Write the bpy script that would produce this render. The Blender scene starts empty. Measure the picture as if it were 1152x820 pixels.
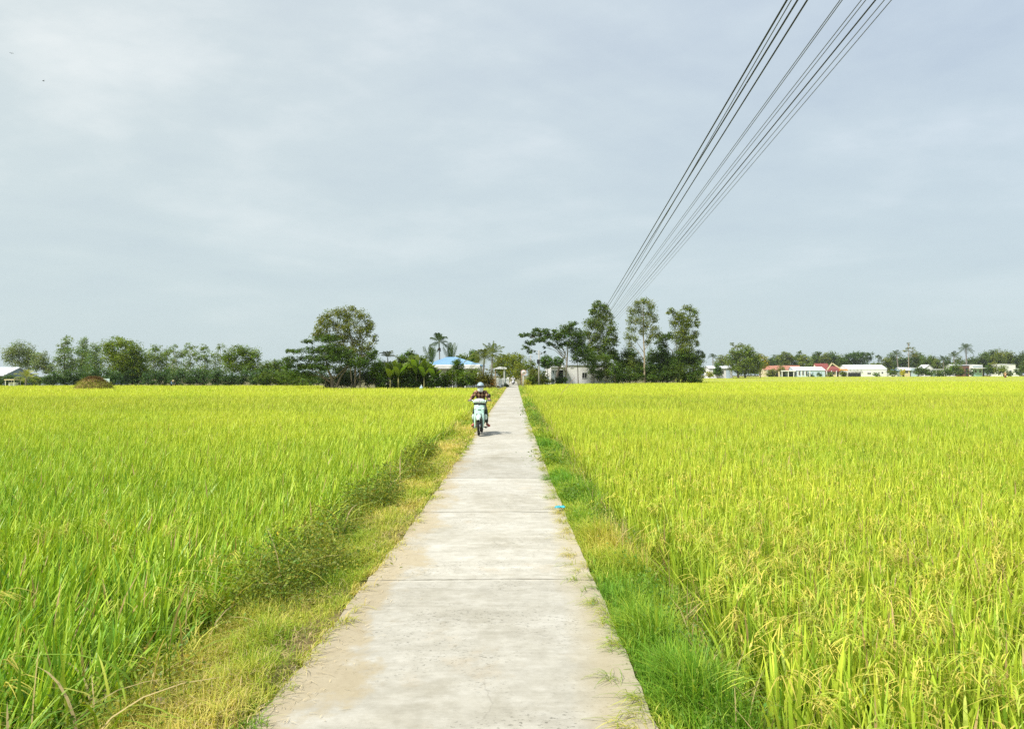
import bpy, bmesh, math, random
import numpy as np
from mathutils import Vector, Matrix, noise as mnoise

rng = np.random.default_rng(11)
random.seed(11)
R = math.radians
PI = math.pi
scene = bpy.context.scene
COL = scene.collection

# ------------------------------------------------------------------ measured view
FOC, HZ, VPX, EYE = 850.0, 421.5, 577.0, 1.75


def PX(px, d):
    return (px - VPX) / FOC * d


def PZ(py, d):
    return EYE - (py - HZ) / FOC * d


# ------------------------------------------------------------------ materials
MATS = {}


def mat_base(name):
    m = bpy.data.materials.new(name)
    m.use_nodes = True
    nt = m.node_tree
    nt.nodes.clear()
    out = nt.nodes.new('ShaderNodeOutputMaterial')
    return m, nt, out


def N(nt, t, **kw):
    n = nt.nodes.new(t)
    for k, v in kw.items():
        setattr(n, k, v)
    return n


def L(nt, a, b):
    nt.links.new(a, b)


def foliage_mat(name, translucent=0.35, rough=0.5, spec=0.25, warm=(1.25, 1.2, 0.6)):
    m, nt, out = mat_base(name)
    at = N(nt, 'ShaderNodeAttribute', attribute_name='Col')
    p = N(nt, 'ShaderNodeBsdfPrincipled')
    p.inputs['Roughness'].default_value = rough
    p.inputs['Specular IOR Level'].default_value = spec
    L(nt, at.outputs['Color'], p.inputs['Base Color'])
    tr = N(nt, 'ShaderNodeBsdfTranslucent')
    mul = N(nt, 'ShaderNodeMix', data_type='RGBA', blend_type='MULTIPLY')
    mul.inputs['Factor'].default_value = 1.0
    L(nt, at.outputs['Color'], mul.inputs[6])
    mul.inputs[7].default_value = (*warm, 1)
    L(nt, mul.outputs[2], tr.inputs['Color'])
    mx = N(nt, 'ShaderNodeMixShader')
    mx.inputs[0].default_value = translucent
    L(nt, p.outputs[0], mx.inputs[1])
    L(nt, tr.outputs[0], mx.inputs[2])
    L(nt, mx.outputs[0], out.inputs['Surface'])
    return m


def plain(name, col, rough=0.6, metal=0.0, spec=0.4, var=0.12, scale=6.0, bump=0.0, coat=0.0):
    """A solid paint / plaster / plastic whose colour is broken up by two noises."""
    m, nt, out = mat_base(name)
    p = N(nt, 'ShaderNodeBsdfPrincipled')
    p.inputs['Roughness'].default_value = rough
    p.inputs['Metallic'].default_value = metal
    p.inputs['Specular IOR Level'].default_value = spec
    p.inputs['Coat Weight'].default_value = coat
    tc = N(nt, 'ShaderNodeTexCoord')
    n1 = N(nt, 'ShaderNodeTexNoise')
    n1.inputs['Scale'].default_value = scale
    n1.inputs['Detail'].default_value = 6
    L(nt, tc.outputs['Object'], n1.inputs['Vector'])
    cr = N(nt, 'ShaderNodeValToRGB')
    cr.color_ramp.elements[0].position = 0.3
    cr.color_ramp.elements[1].position = 0.7
    cr.color_ramp.elements[0].color = (*[c * (1 - var) for c in col], 1)
    cr.color_ramp.elements[1].color = (*[min(1, c * (1 + var)) for c in col], 1)
    L(nt, n1.outputs['Fac'], cr.inputs['Fac'])
    L(nt, cr.outputs['Color'], p.inputs['Base Color'])
    if bump:
        b = N(nt, 'ShaderNodeBump')
        b.inputs['Strength'].default_value = bump
        L(nt, n1.outputs['Fac'], b.inputs['Height'])
        L(nt, b.outputs['Normal'], p.inputs['Normal'])
    L(nt, p.outputs[0], out.inputs['Surface'])
    return m


def ribbed(name, col, pitch=0.25, axis='X', rough=0.45, metal=0.0, var=0.1, depth=0.5):
    """Corrugated metal or tile courses: a wave bump plus weathering."""
    m, nt, out = mat_base(name)
    p = N(nt, 'ShaderNodeBsdfPrincipled')
    p.inputs['Roughness'].default_value = rough
    p.inputs['Metallic'].default_value = metal
    tc = N(nt, 'ShaderNodeTexCoord')
    w = N(nt, 'ShaderNodeTexWave', wave_type='BANDS', bands_direction=axis)
    w.inputs['Scale'].default_value = 1.0 / pitch / 3.18
    L(nt, tc.outputs['Object'], w.inputs['Vector'])
    n1 = N(nt, 'ShaderNodeTexNoise')
    n1.inputs['Scale'].default_value = 1.6
    n1.inputs['Detail'].default_value = 7
    L(nt, tc.outputs['Object'], n1.inputs['Vector'])
    cr = N(nt, 'ShaderNodeValToRGB')
    cr.color_ramp.elements[0].position = 0.3
    cr.color_ramp.elements[1].position = 0.75
    cr.color_ramp.elements[0].color = (*[c * (1 - 2 * var) for c in col], 1)
    cr.color_ramp.elements[1].color = (*[min(1, c * (1 + var)) for c in col], 1)
    L(nt, n1.outputs['Fac'], cr.inputs['Fac'])
    L(nt, cr.outputs['Color'], p.inputs['Base Color'])
    b = N(nt, 'ShaderNodeBump')
    b.inputs['Strength'].default_value = depth
    b.inputs['Distance'].default_value = 0.05
    L(nt, w.outputs['Fac'], b.inputs['Height'])
    L(nt, b.outputs['Normal'], p.inputs['Normal'])
    L(nt, p.outputs[0], out.inputs['Surface'])
    return m


M = MATS
M['rice'] = foliage_mat('rice_leaf', 0.27, 0.45, 0.3, (1.1, 1.1, 0.5))
M['grass'] = foliage_mat('grass_blade', 0.38, 0.5, 0.25, (1.15, 1.15, 0.5))
M['leaf'] = foliage_mat('tree_leaf', 0.36, 0.5, 0.2, (1.3, 1.35, 0.5))
M['straw'] = foliage_mat('dry_straw', 0.15, 0.7, 0.1, (1, 1, 1))
M['bark'] = plain('bark', (0.13, 0.105, 0.075), 0.9, var=0.35, scale=3, bump=0.4)
M['pale_bark'] = plain('pale_bark', (0.36, 0.29, 0.2), 0.85, var=0.3, scale=2.5, bump=0.3)
M['palm_bark'] = plain('palm_bark', (0.24, 0.21, 0.17), 0.9, var=0.25, scale=4, bump=0.4)
M['white_wall'] = plain('white_plaster', (0.8, 0.8, 0.79), 0.8, var=0.06, scale=1.2)
M['cream_wall'] = plain('cream_plaster', (0.72, 0.62, 0.4), 0.8, var=0.08, scale=1.2)
M['teal_wall'] = plain('teal_plaster', (0.38, 0.58, 0.56), 0.8, var=0.08, scale=1.2)
M['pale_blue'] = plain('pale_blue_plaster', (0.52, 0.64, 0.74), 0.8, var=0.08, scale=1.2)
M['grey_wall'] = plain('grey_plaster', (0.27, 0.34, 0.36), 0.85, var=0.12, scale=1.2)
M['brown_wall'] = plain('brown_boards', (0.16, 0.08, 0.06), 0.85, var=0.25, scale=2.5)
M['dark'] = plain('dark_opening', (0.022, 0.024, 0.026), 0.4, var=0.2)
M['white_paint'] = plain('white_paint', (0.78, 0.78, 0.76), 0.5, var=0.05, scale=3)
M['blue_roof'] = ribbed('blue_metal_roof', (0.2, 0.38, 0.6), 0.3, 'X', 0.35, 0.0, 0.08, 0.4)
M['white_roof'] = ribbed('white_metal_roof', (0.74, 0.76, 0.77), 0.3, 'X', 0.4, 0.0, 0.06, 0.4)
M['grey_roof'] = ribbed('grey_metal_roof', (0.3, 0.34, 0.37), 0.3, 'X', 0.5, 0.0, 0.1, 0.4)
M['orange_roof'] = ribbed('orange_tile_roof', (0.4, 0.17, 0.11), 0.35, 'X', 0.7, 0.0, 0.12, 0.6)
M['red_roof'] = ribbed('red_tile_roof', (0.23, 0.05, 0.04), 0.35, 'X', 0.6, 0.0, 0.1, 0.6)
M['orange_cloth'] = plain('orange_awning', (0.75, 0.32, 0.06), 0.7, var=0.08)
M['wire'] = plain('wire_black', (0.03, 0.03, 0.035), 0.5, var=0.1)
M['wire_grey'] = plain('wire_grey', (0.17, 0.18, 0.22), 0.5, var=0.1)
M['concrete_pole'] = plain('concrete_pole', (0.34, 0.33, 0.3), 0.9, var=0.15, scale=3)
M['steel'] = plain('steel', (0.32, 0.33, 0.34), 0.4, 0.8, var=0.1)
M['stone'] = plain('pinkish_stone', (0.36, 0.27, 0.17), 0.9, var=0.3, scale=14, bump=0.5)
M['cyan_plastic'] = plain('cyan_plastic', (0.06, 0.42, 0.52), 0.4, var=0.12, scale=20)
M['mint'] = plain('mint_paint', (0.46, 0.68, 0.58), 0.25, 0.0, 0.5, 0.02, 4, coat=0.4)
M['mint_pale'] = plain('pale_mint_paint', (0.6, 0.74, 0.68), 0.25, 0.0, 0.5, 0.02, 4, coat=0.4)
M['white_bike'] = plain('white_motorbike_paint', (0.7, 0.7, 0.7), 0.3, 0.0, 0.5, 0.02, 4, coat=0.3)
M['rubber'] = plain('tyre_rubber', (0.018, 0.018, 0.018), 0.85, var=0.2, scale=30)
M['black_plastic'] = plain('black_plastic', (0.02, 0.02, 0.022), 0.5, var=0.1)
M['chrome'] = plain('chrome', (0.6, 0.6, 0.6), 0.2, 1.0, var=0.05)
M['engine'] = plain('engine_metal', (0.09, 0.09, 0.09), 0.5, 0.6, var=0.2)
M['lens'] = plain('lamp_lens', (0.8, 0.84, 0.84), 0.08, 0.0, 0.7, 0.02)
M['orange_lens'] = plain('orange_lens', (0.7, 0.25, 0.04), 0.15, 0.0, 0.6, 0.02)
M['mirror'] = plain('mirror_back', (0.03, 0.02, 0.02), 0.3, var=0.1)
M['skin'] = plain('skin', (0.46, 0.28, 0.19), 0.55, var=0.08, scale=10)
M['helmet'] = plain('blue_grey_helmet', (0.33, 0.43, 0.49), 0.25, 0.0, 0.5, 0.03, coat=0.5)
M['mask'] = plain('white_mask', (0.86, 0.85, 0.85), 0.9, var=0.03)
M['trousers'] = plain('dark_green_trousers', (0.03, 0.045, 0.035), 0.9, var=0.15, scale=14)
M['shoe'] = plain('red_shoe', (0.42, 0.1, 0.09), 0.6, var=0.1)
M['blue_shirt'] = plain('blue_shirt', (0.12, 0.2, 0.34), 0.9, var=0.12, scale=10)
M['white_shirt'] = plain('white_shirt', (0.72, 0.72, 0.7), 0.9, var=0.06, scale=10)
M['tan_cloth'] = plain('tan_cloth', (0.5, 0.3, 0.17), 0.9, var=0.15, scale=6)
M['maroon_cloth'] = plain('maroon_cloth', (0.12, 0.03, 0.03), 0.9, var=0.15, scale=6)
M['hat'] = plain('straw_hat', (0.55, 0.45, 0.26), 0.8, var=0.1, scale=12)
M['hair'] = plain('black_hair', (0.015, 0.012, 0.012), 0.6, var=0.1)
M['eye'] = plain('eye_dark', (0.02, 0.015, 0.012), 0.3, var=0.02)
M['sign_white'] = plain('sign_white', (0.76, 0.73, 0.7), 0.5, var=0.04)
M['sign_red'] = plain('faded_sign_red', (0.68, 0.45, 0.41), 0.5, var=0.1)
M['sign_text'] = plain('sign_dark', (0.05, 0.05, 0.05), 0.6, var=0.05)
M['timber'] = plain('weathered_timber', (0.36, 0.25, 0.15), 0.9, var=0.2, scale=4)
M['bird'] = plain('dark_feathers', (0.05, 0.05, 0.055), 0.8, var=0.1)
M['container'] = plain('pale_blue_plastic', (0.42, 0.56, 0.68), 0.4, var=0.05)


def plaid_mat():
    m, nt, out = mat_base('plaid_shirt')
    p = N(nt, 'ShaderNodeBsdfPrincipled')
    p.inputs['Roughness'].default_value = 0.9
    tc = N(nt, 'ShaderNodeTexCoord')
    ws = []
    for ax, sc in (('X', 2.6), ('Z', 2.6)):
        w = N(nt, 'ShaderNodeTexWave', wave_type='BANDS', bands_direction=ax)
        w.inputs['Scale'].default_value = sc
        w.inputs['Distortion'].default_value = 1.2
        w.inputs['Detail Scale'].default_value = 3
        L(nt, tc.outputs['Object'], w.inputs['Vector'])
        ws.append(w)
    ad = N(nt, 'ShaderNodeMath', operation='ADD')
    L(nt, ws[0].outputs['Fac'], ad.inputs[0])
    L(nt, ws[1].outputs['Fac'], ad.inputs[1])
    hv = N(nt, 'ShaderNodeMath', operation='MULTIPLY')
    hv.inputs[1].default_value = 0.5
    L(nt, ad.outputs[0], hv.inputs[0])
    cr = N(nt, 'ShaderNodeValToRGB')
    e = cr.color_ramp.elements
    e[0].position, e[0].color = 0.25, (0.03, 0.011, 0.01, 1)
    e[1].position, e[1].color = 0.95, (0.42, 0.3, 0.17, 1)
    k = e.new(0.45); k.color = (0.13, 0.045, 0.03, 1)
    k = e.new(0.62); k.color = (0.28, 0.14, 0.07, 1)
    L(nt, hv.outputs[0], cr.inputs['Fac'])
    L(nt, cr.outputs['Color'], p.inputs['Base Color'])
    L(nt, p.outputs[0], out.inputs['Surface'])
    return m


M['plaid'] = plaid_mat()

# ------------------------------------------------------------------ object helpers


def tag(o, label=None, cat=None, group=None, kind=None):
    if label:
        o['label'] = label
    if cat:
        o['category'] = cat
    if group:
        o['group'] = group
    if kind:
        o['kind'] = kind
    return o


def empty(name, loc, rz=0.0):
    o = bpy.data.objects.new(name, None)
    o.empty_display_size = 0.2
    o.location = loc
    o.rotation_euler = (0, 0, rz)
    COL.objects.link(o)
    return o


def link(name, me, mat=None, parent=None):
    o = bpy.data.objects.new(name, me)
    COL.objects.link(o)
    if mat is not None:
        for mm in (mat if isinstance(mat, (list, tuple)) else [mat]):
            me.materials.append(mm)
    if parent is not None:
        o.parent = parent
    return o


class MB:
    """Collects shapes for one mesh."""

    def __init__(s):
        s.v, s.f, s.mi, s.sm = [], [], [], []

    def add(s, verts, faces, mi=0, smooth=False):
        b = len(s.v)
        s.v += [tuple(v) for v in verts]
        for f in faces:
            s.f.append([i + b for i in f])
            s.mi.append(mi)
            s.sm.append(smooth)
        return s

    def box(s, x0, y0, z0, x1, y1, z1, mi=0):
        v = [(x0, y0, z0), (x1, y0, z0), (x1, y1, z0), (x0, y1, z0), (x0, y0, z1), (x1, y0, z1), (x1, y1, z1), (x0, y1, z1)]
        return s.add(v, [(0, 3, 2, 1), (4, 5, 6, 7), (0, 1, 5, 4), (1, 2, 6, 5), (2, 3, 7, 6), (3, 0, 4, 7)], mi)

    def tube(s, pts, rad, n=8, mi=0, cap=True, smooth=True):
        pts = [Vector(p) for p in pts]
        k = len(pts)
        if not isinstance(rad, (list, tuple)):
            rad = [rad] * k
        verts, faces = [], []
        prev = None
        for i, p in enumerate(pts):
            t = (pts[min(i + 1, k - 1)] - pts[max(i - 1, 0)])
            t = t.normalized() if t.length > 1e-9 else Vector((0, 0, 1))
            if prev is None:
                u = t.cross(Vector((0, 1, 0.03)))
                if u.length < 1e-3:
                    u = t.cross(Vector((1, 0, 0)))
            else:
                u = prev - t * prev.dot(t)
            u.normalize()
            prev = u
            w = t.cross(u)
            for j in range(n):
                a = 2 * PI * j / n
                verts.append(p + (u * math.cos(a) + w * math.sin(a)) * rad[i])
        for i in range(k - 1):
            for j in range(n):
                faces.append((i * n + j, i * n + (j + 1) % n, (i + 1) * n + (j + 1) % n, (i + 1) * n + j))
        if cap:
            faces.append(tuple(range(n - 1, -1, -1)))
            faces.append(tuple((k - 1) * n + j for j in range(n)))
        return s.add(verts, faces, mi, smooth)

    def lathe(s, prof, n=16, mi=0, axis='Z', centre=(0, 0, 0), smooth=True, sx=1.0, sy=1.0):
        verts, faces = [], []
        for r, h in prof:
            for j in range(n):
                a = 2 * PI * j / n
                c, d = r * math.cos(a) * sx, r * math.sin(a) * sy
                if axis == 'Z':
                    p = (c, d, h)
                elif axis == 'X':
                    p = (h, c, d)
                else:
                    p = (c, h, d)
                verts.append((p[0] + centre[0], p[1] + centre[1], p[2] + centre[2]))
        k = len(prof)
        for i in range(k - 1):
            for j in range(n):
                faces.append((i * n + j, i * n + (j + 1) % n, (i + 1) * n + (j + 1) % n, (i + 1) * n + j))
        faces.append(tuple(range(n - 1, -1, -1)))
        faces.append(tuple((k - 1) * n + j for j in range(n)))
        return s.add(verts, faces, mi, smooth)

    def ball(s, c, r, nu=14, nv=9, mi=0):
        if not isinstance(r, (list, tuple)):
            r = (r, r, r)
        verts = [(c[0], c[1], c[2] - r[2])]
        faces = []
        for i in range(1, nv):
            ph = -PI / 2 + PI * i / nv
            for j in range(nu):
                a = 2 * PI * j / nu
                verts.append((c[0] + r[0] * math.cos(ph) * math.cos(a), c[1] + r[1] * math.cos(ph) * math.sin(a), c[2] + r[2] * math.sin(ph)))
        verts.append((c[0], c[1], c[2] + r[2]))
        for j in range(nu):
            faces.append((0, 1 + (j + 1) % nu, 1 + j))
            faces.append((len(verts) - 1, len(verts) - 1 - nu + j, len(verts) - 1 - nu + (j + 1) % nu))
        for i in range(nv - 2):
            for j in range(nu):
                a, b = 1 + i * nu, 1 + (i + 1) * nu
                faces.append((a + j, a + (j + 1) % nu, b + (j + 1) % nu, b + j))
        return s.add(verts, faces, mi, True)

    def prism(s, poly, y0, y1, mi=0):
        """poly in XZ, extruded along Y."""
        n = len(poly)
        v = [(x, y0, z) for x, z in poly] + [(x, y1, z) for x, z in poly]
        f = [tuple(range(n)), tuple(range(2 * n - 1, n - 1, -1))]
        f += [(i, i + n, (i + 1) % n + n, (i + 1) % n) for i in range(n)]
        return s.add(v, f, mi)

    def build(s, name, mat, parent=None, bevel=0.0):
        me = bpy.data.meshes.new(name)
        me.from_pydata(s.v, [], s.f)
        for p, mi, sm in zip(me.polygons, s.mi, s.sm):
            p.material_index = mi
            p.use_smooth = sm
        bm = bmesh.new()
        bm.from_mesh(me)
        bmesh.ops.recalc_face_normals(bm, faces=bm.faces)
        if bevel > 0:
            es = [e for e in bm.edges if len(e.link_faces) == 2 and e.calc_face_angle(0) > 0.7]
            bmesh.ops.bevel(bm, geom=es, offset=bevel, segments=2, affect='EDGES', profile=0.6)
        bm.to_mesh(me)
        bm.free()
        me.update()
        return link(name, me, mat, parent)


class NB:
    """Numpy batches of faces with a colour per vertex: blades, leaves, fronds."""

    def __init__(s):
        s.V, s.C, s.Lp, s.T = [], [], [], []
        s.n = 0

    def put(s, V, C, loops, totals):
        s.V.append(V.reshape(-1, 3).astype(np.float32))
        s.C.append(C.reshape(-1, 3).astype(np.float32))
        s.Lp.append((loops.reshape(-1) + s.n).astype(np.int32))
        s.T.append(totals.reshape(-1).astype(np.int32))
        s.n += len(s.V[-1])

    def build(s, name, mat, parent=None):
        me = bpy.data.meshes.new(name)
        if s.V:
            V = np.concatenate(s.V); C = np.concatenate(s.C)
            Lp = np.concatenate(s.Lp); T = np.concatenate(s.T)
            me.vertices.add(len(V)); me.loops.add(len(Lp)); me.polygons.add(len(T))
            me.vertices.foreach_set('co', V.ravel())
            me.loops.foreach_set('vertex_index', Lp)
            st = np.zeros(len(T), np.int32); st[1:] = np.cumsum(T)[:-1]
            me.polygons.foreach_set('loop_start', st)
            me.polygons.foreach_set('loop_total', T)
            ca = me.color_attributes.new('Col', 'FLOAT_COLOR', 'POINT')
            ca.data.foreach_set('color', np.concatenate([C, np.ones((len(C), 1), np.float32)], 1).ravel())
            me.update(calc_edges=True)
        return link(name, me, mat, parent)


def blades(nb, base, h, ang, bend, w, c0, c1, seg=3, droop=0.45, twist=0.7):
    """Tapered, arching blades. base (n,3); the rest arrays of n (colours (n,3))."""
    n = len(base)
    if n == 0:
        return
    t = np.linspace(0, 1, seg + 1)[None, :]
    h = np.broadcast_to(h, (n,))[:, None]; bend = np.broadcast_to(bend, (n,))[:, None]
    w = np.broadcast_to(w, (n,))
    r = h * bend * t ** 1.9
    z = h * (t - droop * bend * t ** 2.3)
    c, s_ = np.cos(ang)[:, None], np.sin(ang)[:, None]
    P = np.stack([base[:, 0:1] + r * c, base[:, 1:2] + r * s_, base[:, 2:3] + z], -1)
    sa = ang + PI / 2 + rng.uniform(-twist, twist, n)
    sv = np.stack([np.cos(sa), np.sin(sa), np.zeros(n)], -1) * w[:, None] * 0.5
    prof = np.array([0.7] + [1.0 - 0.55 * (i / seg) ** 2 for i in range(1, seg)])
    lev = P[:, :seg, :]
    A = lev - sv[:, None, :] * prof[None, :, None]
    B = lev + sv[:, None, :] * prof[None, :, None]
    V = np.concatenate([np.stack([A, B], 2).reshape(n, 2 * seg, 3), P[:, seg:, :]], 1)
    tt = np.concatenate([np.repeat(np.linspace(0, 1, seg + 1)[:seg], 2), [1.0]])[None, :, None]
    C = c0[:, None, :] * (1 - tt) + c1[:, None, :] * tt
    k = 2 * seg + 1
    lp = []
    for i in range(seg - 1):
        lp += [2 * i, 2 * i + 1, 2 * i + 3, 2 * i + 2]
    lp += [2 * seg - 2, 2 * seg - 1, 2 * seg]
    lp = np.array(lp)[None, :] + (np.arange(n) * k)[:, None]
    tot = np.tile(np.array([4] * (seg - 1) + [3]), n)
    nb.put(V, C, lp, tot)


def leaves(nb, pos, size, col, aspect=0.5, up=0.5, droop=0.0, facing=None):
    """Folded diamond leaves around pos (n,3)."""
    n = len(pos)
    if n == 0:
        return
    a = rng.uniform(0, 2 * PI, n)
    el = rng.normal(0.1, 0.5, n) - droop
    d = np.stack([np.cos(a) * np.cos(el), np.sin(a) * np.cos(el), np.sin(el)], -1)
    nrm = rng.normal(0, 1, (n, 3)); nrm[:, 2] = np.abs(nrm[:, 2]) + up
    if facing is not None:
        nrm = rng.normal(0, 0.42, (n, 3)) + facing
    sd = np.cross(d, nrm); sd /= np.linalg.norm(sd, axis=1, keepdims=True) + 1e-9
    nn = np.cross(sd, d)
    size = np.broadcast_to(size, (n,)) * rng.uniform(0.6, 1.3, n)
    d = d * size[:, None]; sd = sd * (size * aspect * 0.5)[:, None]
    nn = nn * (size * 0.08)[:, None]
    V = np.stack([pos - d * 0.5, pos - sd + nn, pos + d * 0.5, pos + sd + nn], 1)
    C = np.repeat(col[:, None, :], 4, 1)
    lp = (np.arange(n) * 4)[:, None] + np.array([[0, 1, 2, 3]])
    nb.put(V, C, lp, np.full(n, 4))


def jitcol(col, n, v=0.18, hue=0.1):
    c = np.array(col)[None, :] * (1 + rng.normal(0, v, (n, 1)))
    sh = rng.normal(0, hue, (n, 1))
    c = c * np.concatenate([1 + sh, np.ones((n, 1)), 1 - sh], 1)
    return np.clip(c, 0.004, 0.9)


def wob(x, y, s=1.0, k=0):
    """Cheap smooth noise in about -1..1 (numpy)."""
    x = x / s; y = y / s
    return (np.sin(x * 1.7 + y * 0.6 + k) * 0.5 + np.sin(x * -0.9 + y * 2.1 + 1.3 + k * 2) * 0.35 + np.sin(x * 3.9 + y * 2.7 + 4.1 + k) * 0.22
            + np.sin(x * 5.3 - y * 4.7 + 2.2 - k) * 0.14)


# ------------------------------------------------------------------ land shape
ROADY = np.array([0, 3.7, 5, 8, 12, 17, 21, 30, 45, 60, 80, 100, 140, 400])
ROADL = np.array([-1.33, -1.32, -1.27, -1.2, -1.16, -1.14, -1.14, -1.12, -1.05, -0.98, -0.92, -0.86, -0.75, -0.5])
ROADR = np.array([0.72, 0.71, 0.71, 0.67, 0.64, 0.62, 0.62, 0.6, 0.62, 0.66, 0.7, 0.76, 0.85, 1.1])


def road_l(y):
    return np.interp(y, ROADY, ROADL)


def road_r(y):
    return np.interp(y, ROADY, ROADR)


LEFT_EDGE = [(-700, 190), (-300, 150), (-110, 129), (-45, 124), (-30, 120), (-26.5, 104), (-23, 97), (-3.2, 98.5), (-1.3, 104)]
RIGHT_EDGE = [(1.0, 112), (3.5, 119), (9, 136), (14, 141), (38, 151), (44, 200), (66, 310), (112, 332), (118, 470), (180, 488), (500, 505), (900, 520)]


def field_end(x):
    x = np.asarray(x, float)
    l = np.interp(x, [p[0] for p in LEFT_EDGE], [p[1] for p in LEFT_EDGE])
    r = np.interp(x, [p[0] for p in RIGHT_EDGE], [p[1] for p in RIGHT_EDGE])
    return np.where(x < 0, l, r)


FIELD_Z, LAND_Z = -0.5, -0.12


def sstep(a, b, x):
    t = np.clip((x - a) / (b - a), 0, 1)
    return t * t * (3 - 2 * t)


def rice_l(y):
    return road_l(y) - 1.12 - 0.2 * wob(y, 0 * y, 1.5, 3) - 0.1 * wob(y, 0 * y, 0.6, 5)


def rice_r(y):
    return road_r(y) + 0.74 + 0.16 * wob(y, 0 * y, 1.7, 8) + 0.09 * wob(y, 0 * y, 0.5, 9)


def gz(x, y):
    x = np.asarray(x, float); y = np.asarray(y, float)
    dl = road_l(y) - x
    dr = x - road_r(y)
    zl = -0.03 - 0.13 * sstep(0, 0.95, dl) - 0.34 * sstep(0.8, 1.35, dl)
    zr = -0.05 - 0.14 * sstep(0, 0.5, dr) - 0.31 * sstep(0.4, 0.95, dr)
    z = np.where(dl > 0, zl, np.where(dr > 0, zr, -0.08))
    z = z + np.where((dl > 0.1) | (dr > 0.1), 0.025 * wob(x, y, 0.35, 1) + 0.02 * wob(x, y, 1.3, 2), 0)
    fe = field_end(x)
    k = sstep(-1.0, 3.0, y - fe)
    k = np.where((dl > 0) | (dr > 0), k, 0)
    return z * (1 - k) + LAND_Z * k


def gz1(x, y):
    return float(gz(np.array([x]), np.array([y]))[0])

# ------------------------------------------------------------------ ground


def ground():
    xs = np.concatenate([[-1300, -900, -600, -400, -280, -200, -150, -110, -80, -60, -45, -34, -26, -20, -15, -12, -10], np.arange(-8, 8.01, 0.1), [10, 12, 15, 20, 26, 34, 40, 45, 50, 60, 80, 100, 115, 125, 150, 200, 280, 400, 600, 900, 1300]])
    ys = np.concatenate([[-40, -20, -10, -5, -2], np.arange(0, 40, 0.2), np.arange(40, 150, 1.0), [155, 160, 170, 180, 200, 230, 260, 290, 305, 315, 325, 335, 345, 380, 430, 470, 480, 490, 500, 510, 530, 600, 800, 1100, 1300]])
    X, Y = np.meshgrid(xs, ys)
    Z = gz(X, Y)
    V = np.stack([X, Y, Z], -1).reshape(-1, 3)
    nx, ny = len(xs), len(ys)
    i = np.arange((ny - 1) * (nx - 1)); r = i // (nx - 1); c = i % (nx - 1); a = r * nx + c
    loops = np.stack([a, a + 1, a + nx + 1, a + nx], 1)
    mud = np.array([0.055, 0.045, 0.026]); soil = np.array([0.2, 0.15, 0.075]); turf = np.array([0.1, 0.13, 0.03]); yard = np.array([0.16, 0.15, 0.075])
    dl, dr = road_l(Y) - X, X - road_r(Y)
    infield = ((X < rice_l(Y) + 0.15) | (X > rice_r(Y) - 0.1))
    beyond = Y > field_end(X)
    col = np.where(infield[..., None], mud, soil)
    g = np.clip(0.5 + 0.5 * wob(X, Y, 0.6, 4), 0, 1)[..., None]
    verge = ((dl > 0) | (dr > 0)) & ~infield
    vg = np.where((dr > 0)[..., None], np.clip(g + 0.5, 0, 1), g * 0.8)
    col = np.where(verge[..., None], soil * (1 - vg) + turf * vg, col)
    col = np.where(beyond[..., None], yard, col)
    nb = NB()
    nb.put(V, col, loops, np.full(len(loops), 4))
    m, nt, out = mat_base('soil')
    at = N(nt, 'ShaderNodeAttribute', attribute_name='Col')
    tc = N(nt, 'ShaderNodeTexCoord')
    n1 = N(nt, 'ShaderNodeTexNoise'); n1.inputs['Scale'].default_value = 9; n1.inputs['Detail'].default_value = 9
    L(nt, tc.outputs['Object'], n1.inputs['Vector'])
    cr = N(nt, 'ShaderNodeValToRGB')
    cr.color_ramp.elements[0].position = 0.3; cr.color_ramp.elements[0].color = (0.55, 0.55, 0.55, 1)
    cr.color_ramp.elements[1].position = 0.72; cr.color_ramp.elements[1].color = (1.35, 1.35, 1.3, 1)
    L(nt, n1.outputs['Fac'], cr.inputs['Fac'])
    mu = N(nt, 'ShaderNodeMix', data_type='RGBA', blend_type='MULTIPLY'); mu.inputs['Factor'].default_value = 1
    L(nt, at.outputs['Color'], mu.inputs[6]); L(nt, cr.outputs['Color'], mu.inputs[7])
    p = N(nt, 'ShaderNodeBsdfPrincipled'); p.inputs['Roughness'].default_value = 0.95; p.inputs['Specular IOR Level'].default_value = 0.1
    L(nt, mu.outputs[2], p.inputs['Base Color'])
    b = N(nt, 'ShaderNodeBump'); b.inputs['Strength'].default_value = 0.6; b.inputs['Distance'].default_value = 0.03
    L(nt, n1.outputs['Fac'], b.inputs['Height']); L(nt, b.outputs['Normal'], p.inputs['Normal'])
    L(nt, p.outputs[0], out.inputs['Surface'])
    o = nb.build('ground', m)
    tag(o, kind='structure')


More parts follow.
